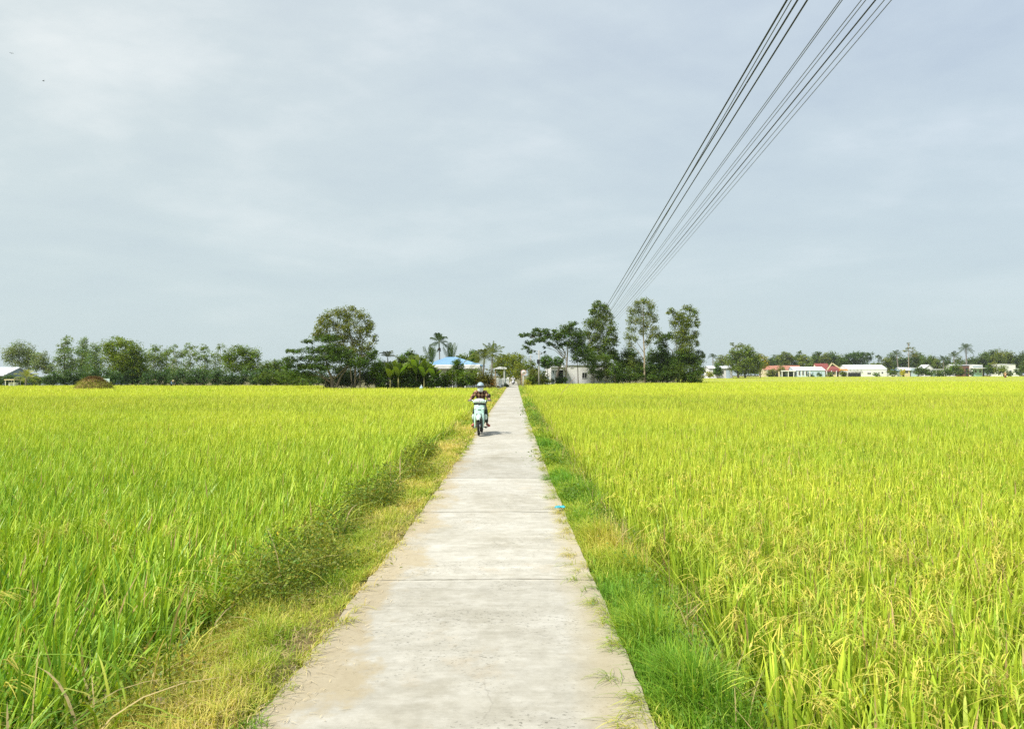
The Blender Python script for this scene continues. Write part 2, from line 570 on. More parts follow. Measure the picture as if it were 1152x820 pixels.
def road():
    ys = np.concatenate([np.arange(-6, 30, 0.08), np.arange(30, 80, 0.3), np.arange(80, 200, 1.0)])
    V, C, Fq = [], [], []
    cross = np.linspace(0, 1, 9)
    nl = len(cross) + 2
    for y in ys:
        jl = 0.02 * mnoise.noise((1.3, y * 1.7, 0)) + 0.02 * mnoise.noise((4.3, y * 6, 0)) + 0.012 * mnoise.noise((2.3, y * 17, 0))
        jr = 0.018 * mnoise.noise((7.3, y * 2.3, 0)) + 0.012 * mnoise.noise((9.3, y * 7, 0))
        a, b = float(road_l(y)) + jl, float(road_r(y)) + jr
        V.append((a - 0.02, y, -0.13))
        for t in cross:
            x = a + (b - a) * t
            z = 0.012 * (1 - (2 * t - 1) ** 2) + 0.004 * mnoise.noise((x * 1.1, y * 0.9, 3))
            V.append((x, y, z))
        V.append((b + 0.01, y, -0.13))
    for i in range(len(ys) - 1):
        for j in range(nl - 1):
            k = i * nl + j
            Fq.append((k, k + 1, k + nl + 1, k + nl))
    me = bpy.data.meshes.new('concrete_path')
    me.from_pydata(V, [], Fq)
    at = me.attributes.new('edge', 'FLOAT', 'POINT')
    vals = []
    for i, y in enumerate(ys):
        w = float(road_r(y) - road_l(y))
        vals += [0.0] + [w * t for t in cross] + [w]
    at.data.foreach_set('value', vals)
    for p in me.polygons:
        p.use_smooth = False
    m, nt, out = mat_base('worn_concrete')
    p = N(nt, 'ShaderNodeBsdfPrincipled')
    p.inputs['Specular IOR Level'].default_value = 0.25
    tc = N(nt, 'ShaderNodeTexCoord')

    def noise(scale, detail=8, rough=0.6, sx=1, sy=1, off=0.0, dist=0.0):
        mp = N(nt, 'ShaderNodeMapping')
        mp.inputs['Scale'].default_value = (sx, sy, 1)
        mp.inputs['Location'].default_value = (off, off * 1.7, 0)
        L(nt, tc.outputs['Object'], mp.inputs['Vector'])
        n = N(nt, 'ShaderNodeTexNoise')
        n.inputs['Scale'].default_value = scale
        n.inputs['Detail'].default_value = detail
        n.inputs['Roughness'].default_value = rough
        n.inputs['Distortion'].default_value = dist
        L(nt, mp.outputs[0], n.inputs['Vector'])
        return n.outputs['Fac']

    def ramp(src, stops):
        cr = N(nt, 'ShaderNodeValToRGB')
        e = cr.color_ramp.elements
        e[0].position, e[0].color = stops[0][0], (*stops[0][1], 1)
        e[1].position, e[1].color = stops[-1][0], (*stops[-1][1], 1)
        for q, c in stops[1:-1]:
            k = e.new(q); k.color = (*c, 1)
        L(nt, src, cr.inputs['Fac'])
        return cr.outputs['Color']

    def mixc(f, a, b, mode='MIX'):
        x = N(nt, 'ShaderNodeMix', data_type='RGBA', blend_type=mode)
        if isinstance(f, (int, float)):
            x.inputs['Factor'].default_value = f
        else:
            L(nt, f, x.inputs['Factor'])
        for s_, k in ((a, 6), (b, 7)):
            if isinstance(s_, tuple):
                x.inputs[k].default_value = (*s_, 1)
            else:
                L(nt, s_, x.inputs[k])
        return x.outputs[2]

    def math_(op, a, b=None, c=None, clamp=False):
        x = N(nt, 'ShaderNodeMath', operation=op)
        x.use_clamp = clamp
        for i, s_ in enumerate((a, b, c)):
            if s_ is None:
                continue
            if isinstance(s_, (int, float)):
                x.inputs[i].default_value = s_
            else:
                L(nt, s_, x.inputs[i])
        return x.outputs[0]

    big = noise(0.9, 9, 0.65, 1, 0.6)
    base = ramp(big, [(0.3, (0.335, 0.315, 0.255)), (0.5, (0.4, 0.384, 0.33)), (0.72, (0.47, 0.458, 0.41))])
    # broad trowel streaks across the slab
    st = noise(2.2, 9, 0.7, 0.5, 3.4, 3.1, 0.4)
    base = mixc(0.55, base, ramp(st, [(0.35, (0.78, 0.77, 0.74)), (0.6, (1.08, 1.08, 1.08))]), 'MULTIPLY')
    mid = noise(7, 9, 0.75, 1, 1, 5)
    base = mixc(0.7, base, ramp(mid, [(0.35, (0.8, 0.79, 0.76)), (0.65, (1.12, 1.12, 1.12))]), 'MULTIPLY')
    # pale scuffed patches where the cream is worn
    scf = noise(3.2, 10, 0.72, 0.8, 1.3, 12)
    base = mixc(math_('MULTIPLY', ramp(scf, [(0.5, (0, 0, 0)), (0.72, (1, 1, 1))]), 0.55), base, (0.56, 0.545, 0.49))
    # small pits and chips
    pit = noise(34, 4, 0.6, 1, 1.6, 9)
    pitm = noise(1.4, 3, 0.5, 1, 1, 21)
    pf = math_('MULTIPLY', ramp(pit, [(0.6, (0, 0, 0)), (0.66, (1, 1, 1))]), ramp(pitm, [(0.42, (0, 0, 0)), (0.6, (1, 1, 1))]))
    base = mixc(math_('MULTIPLY', pf, 0.75), base, (0.13, 0.125, 0.1))
    # ochre water stains
    oc = noise(1.7, 8, 0.7, 1, 0.8, 33)
    base = mixc(math_('MULTIPLY', ramp(oc, [(0.58, (0, 0, 0)), (0.74, (1, 1, 1))]), 0.35), base, (0.4, 0.3, 0.17))
    # sandy dust lying along both edges, wider on the left side
    ea = N(nt, 'ShaderNodeAttribute', attribute_name='edge')
    sx = N(nt, 'ShaderNodeSeparateXYZ')
    L(nt, tc.outputs['Object'], sx.inputs[0])
    e1 = noise(1.6, 8, 0.65, 1, 0.7, 41)
    e2 = noise(9, 6, 0.7, 1, 1, 44)
    wid = math_('ADD', math_('MULTIPLY', math_('SUBTRACT', e1, 0.33), 1.7), math_('MULTIPLY', math_('SUBTRACT', e2, 0.5), 0.35))
    near = math_('SUBTRACT', 1.15, math_('MULTIPLY', sx.outputs['Y'], 0.055), None, True)
    wid = math_('MULTIPLY', wid, math_('ADD', math_('MULTIPLY', near, 0.85), 0.3))
    lf = math_('SUBTRACT', math_('ADD', wid, 0.12), ea.outputs['Fac'])
    lf = math_('MULTIPLY', lf, 4.5, None, True)
    base = mixc(math_('MULTIPLY', lf, 0.85), base, mixc(e2, (0.28, 0.225, 0.135), (0.43, 0.375, 0.255)))
    rf = math_('SUBTRACT', ea.outputs['Fac'], math_('SUBTRACT', 1.78, math_('MULTIPLY', e1, 0.35)))
    rf = math_('MULTIPLY', rf, 5.0, None, True)
    base = mixc(math_('MULTIPLY', rf, 0.6), base, (0.38, 0.32, 0.19))
    # slab joints every 3.16 m
    jw = noise(1.2, 5, 0.6, 1, 0.2, 51)
    yy = math_('ADD', sx.outputs['Y'], math_('MULTIPLY', math_('SUBTRACT', jw, 0.5), 0.09))
    ph = math_('FRACT', math_('DIVIDE', math_('ADD', yy, -0.08), 3.16))
    dj = math_('MULTIPLY', math_('ABSOLUTE', math_('SUBTRACT', ph, 0.02)), 3.16)
    jn = noise(5, 6, 0.7, 1, 1, 61)
    jwid = math_('MULTIPLY', math_('ADD', jn, -0.2), 0.05)
    jf = math_('MULTIPLY', math_('SUBTRACT', jwid, dj), 120.0, None, True)
    base = mixc(math_('MULTIPLY', jf, 0.8), base, (0.1, 0.09, 0.065))
    # hairline cracks in places, and every slab poured in a slightly different tone
    vo = N(nt, 'ShaderNodeTexVoronoi', feature='DISTANCE_TO_EDGE'); vo.inputs['Scale'].default_value = 0.55
    wv = N(nt, 'ShaderNodeMix', data_type='RGBA', blend_type='ADD'); wv.inputs['Factor'].default_value = 0.35
    nw = N(nt, 'ShaderNodeTexNoise'); nw.inputs['Scale'].default_value = 2.5; nw.inputs['Detail'].default_value = 6
    L(nt, tc.outputs['Object'], nw.inputs['Vector']); L(nt, tc.outputs['Object'], wv.inputs[6]); L(nt, nw.outputs['Color'], wv.inputs[7])
    L(nt, wv.outputs[2], vo.inputs['Vector'])
    ck = math_('MULTIPLY', math_('SUBTRACT', 0.0035, vo.outputs['Distance']), 300.0, None, True)
    ck = math_('MULTIPLY', ck, ramp(noise(0.5, 3, 0.5, 1, 1, 71), [(0.5, (0, 0, 0)), (0.6, (1, 1, 1))]))
    base = mixc(math_('MULTIPLY', ck, 0.35), base, (0.2, 0.185, 0.15))
    sl = math_('FLOOR', math_('DIVIDE', math_('ADD', yy, -0.08), 3.16))
    wn = N(nt, 'ShaderNodeTexWhiteNoise', noise_dimensions='1D'); L(nt, sl, wn.inputs['W'])
    tone = math_('ADD', math_('MULTIPLY', wn.outputs['Value'], 0.16), 0.92)
    tv = N(nt, 'ShaderNodeCombineColor')
    for q in range(3):
        L(nt, tone, tv.inputs[q])
    base = mixc(1.0, base, tv.outputs[0], 'MULTIPLY')
    L(nt, base, p.inputs['Base Color'])
    p.inputs['Roughness'].default_value = 0.88
    bp = N(nt, 'ShaderNodeBump'); bp.inputs['Strength'].default_value = 0.35; bp.inputs['Distance'].default_value = 0.01
    hh = math_('SUBTRACT', math_('ADD', math_('MULTIPLY', mid, 0.6), math_('MULTIPLY', st, 0.5)), math_('ADD', math_('MULTIPLY', pf, 0.8), math_('MULTIPLY', jf, 1.2)))
    L(nt, hh, bp.inputs['Height']); L(nt, bp.outputs['Normal'], p.inputs['Normal'])
    L(nt, p.outputs[0], out.inputs['Surface'])
    o = link('concrete_path', me, m)
    tag(o, kind='structure')


# ------------------------------------------------------------------ rice
def grid_pts(y0, y1, sp, side, xmax=None):
    ys = np.arange(y0, y1, sp)
    out = []
    for y in ys:
        w = 0.72 * y + 4.0
        if side < 0:
            xs = np.arange(-w, float(rice_l(np.array([y]))[0]), sp)
        else:
            xs = np.arange(float(rice_r(np.array([y]))[0]), w, sp)
        if len(xs):
            out.append(np.stack([xs, np.full(len(xs), y)], 1))
    P = np.concatenate(out)
    P = P + rng.uniform(-0.42, 0.42, P.shape) * sp
    ok = P[:, 1] < field_end(P[:, 0])
    P = P[ok]
    ok = np.where(P[:, 0] < 0, P[:, 0] < rice_l(P[:, 1]) + 0.05, P[:, 0] > rice_r(P[:, 1]) - 0.05)
    return P[ok]


GREEN = np.array([0.18, 0.4, 0.036])
LIME = np.array([0.48, 0.62, 0.05])
YEL = np.array([0.71, 0.73, 0.075])
PANICLE = np.array([0.62, 0.55, 0.1])


def rice_blades(nb, P, per, h0, w, seg, side, spread, z=None, ripe=0.5):
    n = len(P) * per
    B = np.repeat(P, per, 0)
    a = rng.uniform(0, 2 * PI, n)
    rr = spread * np.sqrt(rng.uniform(0, 1, n))
    B = B + np.stack([np.cos(a), np.sin(a)], 1) * rr[:, None]
    zz = FIELD_Z - 0.02 if z is None else z
    base = np.concatenate([B, np.full((n, 1), zz)], 1)
    patch = wob(B[:, 0], B[:, 1], 2.3, 2) * 0.5 + wob(B[:, 0], B[:, 1], 9.0, 6) * 0.5
    h = h0 * (1 + 0.07 * patch + rng.normal(0, 0.085, n))
    # rice near the bunds is a little uneven
    lean = 0.6 if side < 0 else -0.1
    ang = np.arctan2(np.sin(a) * 0.9 + 0.1, np.cos(a) + lean) + rng.normal(0, 0.4, n)
    bend = np.abs(rng.normal(0.24 if side < 0 else 0.17, 0.13, n)) + 0.04
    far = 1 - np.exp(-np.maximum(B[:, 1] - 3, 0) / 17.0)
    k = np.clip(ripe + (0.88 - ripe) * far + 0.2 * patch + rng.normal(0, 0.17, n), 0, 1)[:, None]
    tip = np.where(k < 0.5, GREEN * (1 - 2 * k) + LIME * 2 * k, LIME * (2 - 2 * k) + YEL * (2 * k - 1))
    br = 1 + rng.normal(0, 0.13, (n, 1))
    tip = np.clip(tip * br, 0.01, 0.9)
    root = np.array([0.1, 0.2, 0.022]) * (1 - 0.35 * k) + GREEN * 0.35 * k  # root green, darkened to put the shade between clumps into the colour
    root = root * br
    dead = rng.uniform(0, 1, n) < 0.03
    tip[dead] = np.array([0.5, 0.36, 0.16]); root[dead] = np.array([0.42, 0.3, 0.13])
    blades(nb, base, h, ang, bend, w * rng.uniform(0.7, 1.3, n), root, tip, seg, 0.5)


def panicles(nb, P, frac, h0, side, fine=True):
    """Drooping grain heads: a culm that arches over and carries short grainy branchlets."""
    P = P[rng.uniform(0, 1, len(P)) < frac]
    per = 3
    n = len(P) * per
    if n == 0:
        return
    B = np.repeat(P, per, 0) + rng.normal(0, 0.05, (n, 2))
    h = h0 * rng.uniform(0.82, 1.05, n)
    ang = rng.uniform(0, 2 * PI, n) if side > 0 else rng.normal(0.2, 0.9, n)
    col = np.clip(PANICLE * (1 + rng.normal(0, 0.15, (n, 1))), 0.02, 0.9) * np.array([1, 1, 1.0])
    greenish = rng.uniform(0, 1, (n, 1)) < 0.35
    col = np.where(greenish, col * np.array([0.7, 0.95, 0.6]), col)
    base = np.concatenate([B, np.full((n, 1), FIELD_Z)], 1)
    blades(nb, base, h, ang, np.full(n, 0.25), np.full(n, 0.006), np.tile(GREEN, (n, 1)), col, 3, 0.5, 1.5)
    top = base + np.stack([np.cos(ang) * h * 0.25, np.sin(ang) * h * 0.25, h * (1 - 0.5 * 0.25)], -1)
    q = 6 if fine else 3
    for i in range(q):
        st = top + rng.normal(0, 0.012, (n, 3)) - np.stack([np.cos(ang), np.sin(ang), np.zeros(n)], -1) * (0.015 * i) + np.array([0, 0, 0.02 - 0.012 * i])
        aa = ang + rng.normal(0, 0.55, n)
        ln = rng.uniform(0.1, 0.17, n)
        if fine:
            # grains: small leaf-like kernels strung along a drooping arc
            for t in np.linspace(0.15, 1, 8):
                r = ln * 0.75 * t
                zz = ln * (0.25 * t - 1.0 * t ** 2)
                pos = st + np.stack([np.cos(aa) * r, np.sin(aa) * r, zz], -1) + rng.normal(0, 0.0025, (n, 3))
                leaves(nb, pos, 0.0115, col * rng.uniform(0.7, 1.05, (n, 1)), 0.5, 0.0, 0.9)
            blades(nb, st, ln, aa, np.full(n, 1.5), np.full(n, 0.0085), col * 0.85, col, 4, 0.9, 0.6)
        else:
            blades(nb, st, ln * 0.8, aa, np.full(n, 1.5), np.full(n, 0.011), col, col, 3, 0.9, 0.3)


def canopy_slab(nb, side, d0):
    """The closed crop canopy of the far field, bumpy on top."""
    if side < 0:
        xs = np.arange(-420, -1.0, 3.0)
    else:
        xs = np.arange(2.0, 520, 4.0)
    ys = np.concatenate([np.arange(d0, 170, 1.5), np.arange(170, 540, 4.0)])
    X, Y = np.meshgrid(xs, ys)
    Z = -0.1 + 0.05 * wob(X, Y, 3.1, 1) + 0.03 * wob(X, Y, 0.9, 7) - 0.25 * sstep(d0 + 6, d0, Y) + 0.16 * sstep(150, 190, Y)
    nx, ny = len(xs), len(ys)
    i = np.arange((ny - 1) * (nx - 1)); r = i // (nx - 1); c = i % (nx - 1); a = r * nx + c
    cx = (xs[c] + xs[c + 1]) / 2; cy = (ys[r] + ys[r + 1]) / 2
    ok = (cy < field_end(cx) - 1.5) & np.where(cx < 0, cx < rice_l(cy) - 1.8, cx > rice_r(cy) + 2.2)
    ok &= np.abs(cx) < 0.8 * cy + 10
    a = a[ok]
    loops = np.stack([a, a + 1, a + nx + 1, a + nx], 1)
    pt = np.clip(0.72 + 0.2 * wob(X, Y, 11.0, 6) + 0.12 * wob(X, Y, 2.7, 3), 0, 1)[..., None]
    Cc = (LIME * (1 - pt) + YEL * pt) * 0.72
    nb.put(np.stack([X, Y, Z], -1).reshape(-1, 3), Cc.reshape(-1, 3), loops, np.full(len(loops), 4))


def rice_field(side):
    nb = NB()
    ripe = 0.2 if side < 0 else 0.48
    H0 = 0.78
    A = grid_pts(1.6, 13.0, 0.215, side)
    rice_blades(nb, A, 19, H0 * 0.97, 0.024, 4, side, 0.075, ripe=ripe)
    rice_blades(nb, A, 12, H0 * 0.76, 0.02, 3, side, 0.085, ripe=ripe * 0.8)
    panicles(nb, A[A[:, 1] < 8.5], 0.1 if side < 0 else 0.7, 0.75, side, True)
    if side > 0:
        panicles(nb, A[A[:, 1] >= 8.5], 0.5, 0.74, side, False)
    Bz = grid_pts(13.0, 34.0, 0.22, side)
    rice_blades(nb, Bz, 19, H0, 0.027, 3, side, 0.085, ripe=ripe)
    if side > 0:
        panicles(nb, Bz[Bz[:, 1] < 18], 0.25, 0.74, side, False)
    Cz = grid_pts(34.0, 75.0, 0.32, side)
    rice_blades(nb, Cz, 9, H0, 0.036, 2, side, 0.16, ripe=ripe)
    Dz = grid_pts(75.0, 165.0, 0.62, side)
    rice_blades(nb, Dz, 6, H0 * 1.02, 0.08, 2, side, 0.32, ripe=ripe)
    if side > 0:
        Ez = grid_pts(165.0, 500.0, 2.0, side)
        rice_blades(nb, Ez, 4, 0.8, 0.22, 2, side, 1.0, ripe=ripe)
    canopy_slab(nb, side, 60.0)
    return nb


def rice():
    o = rice_field(-1).build('rice_field', M['rice'])
    tag(o, 'green rice leaning in the wind in the paddy left of the concrete path', 'rice', kind='stuff')
    o = rice_field(1).build('rice_field', M['rice'])
    tag(o, 'ripening yellow rice with drooping grain heads right of the path', 'rice', kind='stuff')


# ------------------------------------------------------------------ verges
G_FRESH = np.array([0.15, 0.31, 0.028]); G_LIME = np.array([0.38, 0.46, 0.045]); G_DRY = np.array([0.7, 0.58, 0.18]); G_STRAW = np.array([0.66, 0.53, 0.25])


def scatter(y0, y1, dens, f0, f1):
    """Random points between the lines x=f0(y) and x=f1(y)."""
    n = int(dens * (y1 - y0))
    y = rng.uniform(y0, y1, n)
    u = rng.uniform(0, 1, n)
    a, b = f0(y), f1(y)
    return a + (b - a) * u, y, u


def turf_col(n, x, y, dry, k):
    p = np.clip(dry + 0.35 * wob(x, y, 0.7, k) + 0.2 * wob(x, y, 2.4, k + 1) + rng.normal(0, 0.17, n), 0, 1)[:, None]
    c = np.where(p < 0.5, G_FRESH * (1 - 2 * p) + G_LIME * 2 * p, G_LIME * (2 - 2 * p) + G_DRY * (2 * p - 1))
    return c * (1 + rng.normal(0, 0.14, (n, 1)))


def verges():
    # left: short dry-tipped grass, then taller weeds on the bank
    nb = NB()
    for (y0, y1, dens, w, hs) in ((1.8, 9, 5200, 0.0045, 1.0), (9, 18, 2600, 0.008, 1.0), (18, 40, 900, 0.018, 1.05), (40, 104, 200, 0.05, 1.1)):
        x, y, u = scatter(y0, y1, dens, lambda q: road_l(q) - 1.05, lambda q: road_l(q) - 0.03 + 0.05 * wob(q, 0 * q, 0.4, 2))
        keep = rng.uniform(0, 1, len(x)) < np.clip(1.0 - 0.55 * sstep(0.75, 1, u) + 0.55 * wob(x, y, 0.4, 3), 0.08, 1)
        x, y, u = x[keep], y[keep], u[keep]
        n = len(x)
        tuft = np.clip(wob(x, y, 0.22, 7), -0.2, 1) + 0.6 * np.clip(wob(x, y, 0.6, 8), 0, 1)
        hgt = hs * (0.045 + 0.08 * rng.uniform(0, 1, n) ** 2 + 0.085 * np.clip(tuft, 0, 1.3)) * (1.2 - 0.4 * sstep(0.7, 1, u))
        c = turf_col(n, x, y, 0.65, 3) * 1.05
        blades(nb, np.stack([x, y, gz(x, y)], 1), hgt, rng.uniform(0, 2 * PI, n), np.abs(rng.normal(0.7, 0.4, n)), w * rng.uniform(0.7, 1.3, n), c * 0.85, np.clip(c * 1.1, 0, .9), 3 if y1 < 20 else 2, 0.5)
    for k in range(240):
        cy = 2.8 + 30 * rng.uniform(0, 1) ** 1.4; cx = float(road_l(cy)) + rng.normal(-0.05, 0.05)
        m = int(rng.integers(10, 45))
        x = cx + rng.normal(0, 0.035, m); y = cy + rng.normal(0, 0.05, m)
        c = turf_col(m, x, y, 0.62, 5)
        blades(nb, np.stack([x, y, np.where(x > road_l(y), 0.004, gz(x, y))], 1), rng.uniform(0.03, 0.12, m), rng.normal(0, 1.2, m), np.abs(rng.normal(1.1, 0.5, m)), np.full(m, 0.004 + 0.0004 * cy), c * 0.8, c, 3, 0.6)
    for (y0, y1, dens, w) in ((1.8, 10, 650, 0.004), (10, 26, 260, 0.009)):
        x, y, u = scatter(y0, y1, dens, lambda q: road_l(q) - 0.95, lambda q: road_l(q) + 0.05)
        keep = wob(x, y, 0.5, 14) > -0.1
        x, y = x[keep], y[keep]
        n = len(x)
        c = np.clip(np.array([0.6, 0.47, 0.24]) * rng.uniform(0.55, 1.15, (n, 1)), 0, .9)
        blades(nb, np.stack([x, y, gz(x, y) + rng.uniform(0.01, 0.07, n)], 1), rng.uniform(0.03, 0.08, n), rng.uniform(0, 2 * PI, n), rng.uniform(1.0, 2.6, n), np.full(n, w), c, c, 3, 0.4)
    # bank: long arching weed blades and dry stalks
    for (y0, y1, dens, w) in ((1.8, 10, 480, 0.009), (10, 20, 330, 0.013), (20, 45, 220, 0.024), (45, 98, 80, 0.05)):
        x, y, u = scatter(y0, y1, dens, lambda q: rice_l(q) - 0.25, lambda q: road_l(q) - 0.78 + 0.1 * wob(q, 0 * q, 0.9, 6))
        keep = wob(x, y, 0.8, 5) > -0.35
        x, y = x[keep], y[keep]
        n = len(x)
        c = turf_col(n, x, y, 0.5, 9)
        dry = rng.uniform(0, 1, n) < 0.12
        c[dry] = G_STRAW * rng.uniform(0.6, 1.1, (dry.sum(), 1))
        hgt = rng.uniform(0.16, 0.5, n) * (0.8 + 0.4 * np.clip(wob(x, y, 1.2, 4), -1, 1))
        blades(nb, np.stack([x, y, gz(x, y)], 1), hgt, rng.uniform(0, 2 * PI, n), np.abs(rng.normal(0.75, 0.35, n)), w * rng.uniform(0.6, 1.4, n), c * 0.8, c, 4 if y1 < 21 else 2, 0.55)
    for (y0, y1, dens, w) in ((2.2, 10, 62, 0.014), (10, 24, 36, 0.02)):
        x, y, u = scatter(y0, y1, dens, lambda q: rice_l(q) - 0.35, lambda q: rice_l(q) + 0.35)
        n = len(x)
        c = turf_col(n, x, y, 0.3, 12)
        dry = rng.uniform(0, 1, n) < 0.12
        c[dry] = G_STRAW * rng.uniform(0.6, 1.0, (dry.sum(), 1))
        blades(nb, np.stack([x, y, gz(x, y)], 1), rng.uniform(0.35, 0.8, n), rng.uniform(0, 2 * PI, n), np.abs(rng.normal(0.7, 0.35, n)), w * rng.uniform(0.5, 1.5, n), c * 0.8, c, 6, 0.6)
    # small-leaved creepers and herbs tangled over the bank in patches
    for k in range(180):
        cy = 3.2 + 22 * rng.uniform(0, 1) ** 1.2
        near_patch = min(abs(cy - q_) / w_ for q_, w_ in ((7.0, 1.1), (10.2, 1.0), (4.6, 0.4), (13.0, 0.8), (16.5, 0.7)))
        if near_patch > 1 and rng.uniform() < (0.75 if cy < 14 else 1.0):
            continue
        cx = float(rice_l(np.array([cy]))[0]) + rng.uniform(-0.3, 0.5)
        cnt = int(rng.integers(350, 900)); sx_ = rng.uniform(0.12, 0.3); sy_ = rng.uniform(0.15, 0.5)
        x = cx + rng.normal(0, sx_, cnt); y = cy + rng.normal(0, sy_, cnt)
        q = np.exp(-((x - cx) / sx_) ** 2 / 2 - ((y - cy) / sy_) ** 2 / 2)
        z = gz(x, y) + (0.1 + rng.uniform(0.25, 0.6) * q) * rng.uniform(0.15, 1.0, cnt)
        c = jitcol(((0.21, 0.26, 0.035), (0.13, 0.21, 0.026), (0.26, 0.28, 0.045))[int(rng.integers(0, 3))], cnt, 0.25, 0.15)
        leaves(nb, np.stack([x, y, z], 1), 0.019 + 0.0022 * cy, c, 0.42, 0.3)
    o = nb.build('verge_grass', M['grass'])
    tag(o, 'yellowing short grass and tangled weeds on the bank left of the path', 'grass', kind='stuff')
    # right: fresh green grass hanging over the slab edge
    nb = NB()
    for (y0, y1, dens, w, hs) in ((1.8, 9, 3900, 0.006, 1.0), (9, 18, 1900, 0.01, 1.0), (18, 40, 650, 0.02, 1.1), (40, 112, 170, 0.05, 1.2)):
        x, y, u = scatter(y0, y1, dens, lambda q: road_r(q) + 0.0 - 0.03 * wob(q, 0 * q, 0.5, 2), lambda q: rice_r(q) - 0.04)
        n = len(x)
        hgt = hs * (0.07 + 0.15 * rng.uniform(0, 1, n) ** 1.6 + 0.2 * np.clip(wob(x, y, 0.33, 7), 0, 1) + 0.1 * np.clip(wob(x, y, 0.9, 17), 0, 1)) * (0.5 + 0.75 * sstep(0.0, 0.4, u))
        c = turf_col(n, x, y, 0.25 + 0.15 * sstep(10, 30, y) + 0.22 * wob(x, y, 1.1, 31), 5) * 1.22
        blades(nb, np.stack([x, y, gz(x, y)], 1), hgt, rng.normal(PI * 0.9, 1.4, n), np.abs(rng.normal(0.55, 0.35, n)), w * rng.uniform(0.7, 1.3, n), c * 0.85, c, 3 if y1 < 20 else 2, 0.5)
    # tufts creeping over the concrete
    for k in range(190):
        cy = 2.8 + 26 * rng.uniform(0, 1) ** 1.3; cx = float(road_r(cy)) - abs(rng.normal(0, 0.08))
        m = int(rng.integers(6, 26))
        x = cx + rng.normal(0, 0.03, m); y = cy + rng.normal(0, 0.025, m)
        c = turf_col(m, x, y, 0.55, 5)
        blades(nb, np.stack([x, y, np.full(m, 0.006)], 1), rng.uniform(0.04, 0.13, m), rng.normal(PI, 0.8, m), np.abs(rng.normal(1.5, 0.5, m)), np.full(m, 0.0045), c * 0.8, c, 3, 0.62)
    # weeds with small leaves and dry stems at the foot of the crop
    for k in range(150):
        cy = 2.6 + 40 * rng.uniform(0, 1) ** 1.7; cx = float(rice_r(np.array([cy]))[0]) - rng.uniform(-0.1, 0.55)
        m = int(rng.integers(60, 240)); sz = rng.uniform(0.07, 0.22)
        x = cx + rng.normal(0, sz, m); y = cy + rng.normal(0, sz, m); z = gz(x, y) + rng.uniform(0.03, 0.36, m) * (0.6 + sz * 2.4)
        leaves(nb, np.stack([x, y, z], 1), rng.uniform(0.014, 0.026) + 0.0015 * cy, jitcol(((0.12, 0.24, 0.03), (0.2, 0.28, 0.04), (0.15, 0.25, 0.035))[int(rng.integers(0, 3))], m, 0.2, 0.1), 0.5, 0.5)
    x, y, u = scatter(2, 40, 90, lambda q: rice_r(q) - 0.3, lambda q: rice_r(q) + 0.2)
    n = len(x)
    c = G_STRAW * rng.uniform(0.5, 1.1, (n, 1))
    blades(nb, np.stack([x, y, gz(x, y)], 1), rng.uniform(0.2, 0.55, n), rng.uniform(0, 2 * PI, n), np.abs(rng.normal(0.6, 0.4, n)), np.full(n, 0.006) + 0.0006 * y, c * 0.8, c, 3, 0.5)
    o = nb.build('verge_grass', M['grass'])
    tag(o, 'fresh green grass strip between the path and the yellow rice', 'grass', kind='stuff')
    # loose straw lying on the sandy left edge
    nb = NB()
    n = 1100
    y = 3 + 16 * rng.uniform(0, 1, n) ** 1.8
    x = road_l(y) + np.abs(rng.normal(0, 0.17, n)) - 0.03
    c = np.clip(np.array([0.62, 0.52, 0.32]) * rng.uniform(0.6, 1.25, (n, 1)), 0, .9)
    blades(nb, np.stack([x, y, np.full(n, 0.012)], 1), rng.uniform(0.008, 0.02, n), rng.uniform(0, 2 * PI, n), rng.uniform(2.0, 5.5, n), np.full(n, 0.003), c, c, 3, 0.22, 0.1)
    o = nb.build('loose_straw', M['straw'])
    tag(o, 'dry straw wisps lying on the sandy left edge of the concrete', 'straw', kind='stuff')


ground()
road()
rice()
verges()

# ------------------------------------------------------------------ trees and plants
DKG = (0.045, 0.085, 0.018); MIDG = (0.075, 0.125, 0.022); YLG = (0.15, 0.19, 0.03); GRYG = (0.125, 0.17, 0.12); OLV = (0.1, 0.12, 0.022)  # the grey green is lightened to carry distance haze in the colour


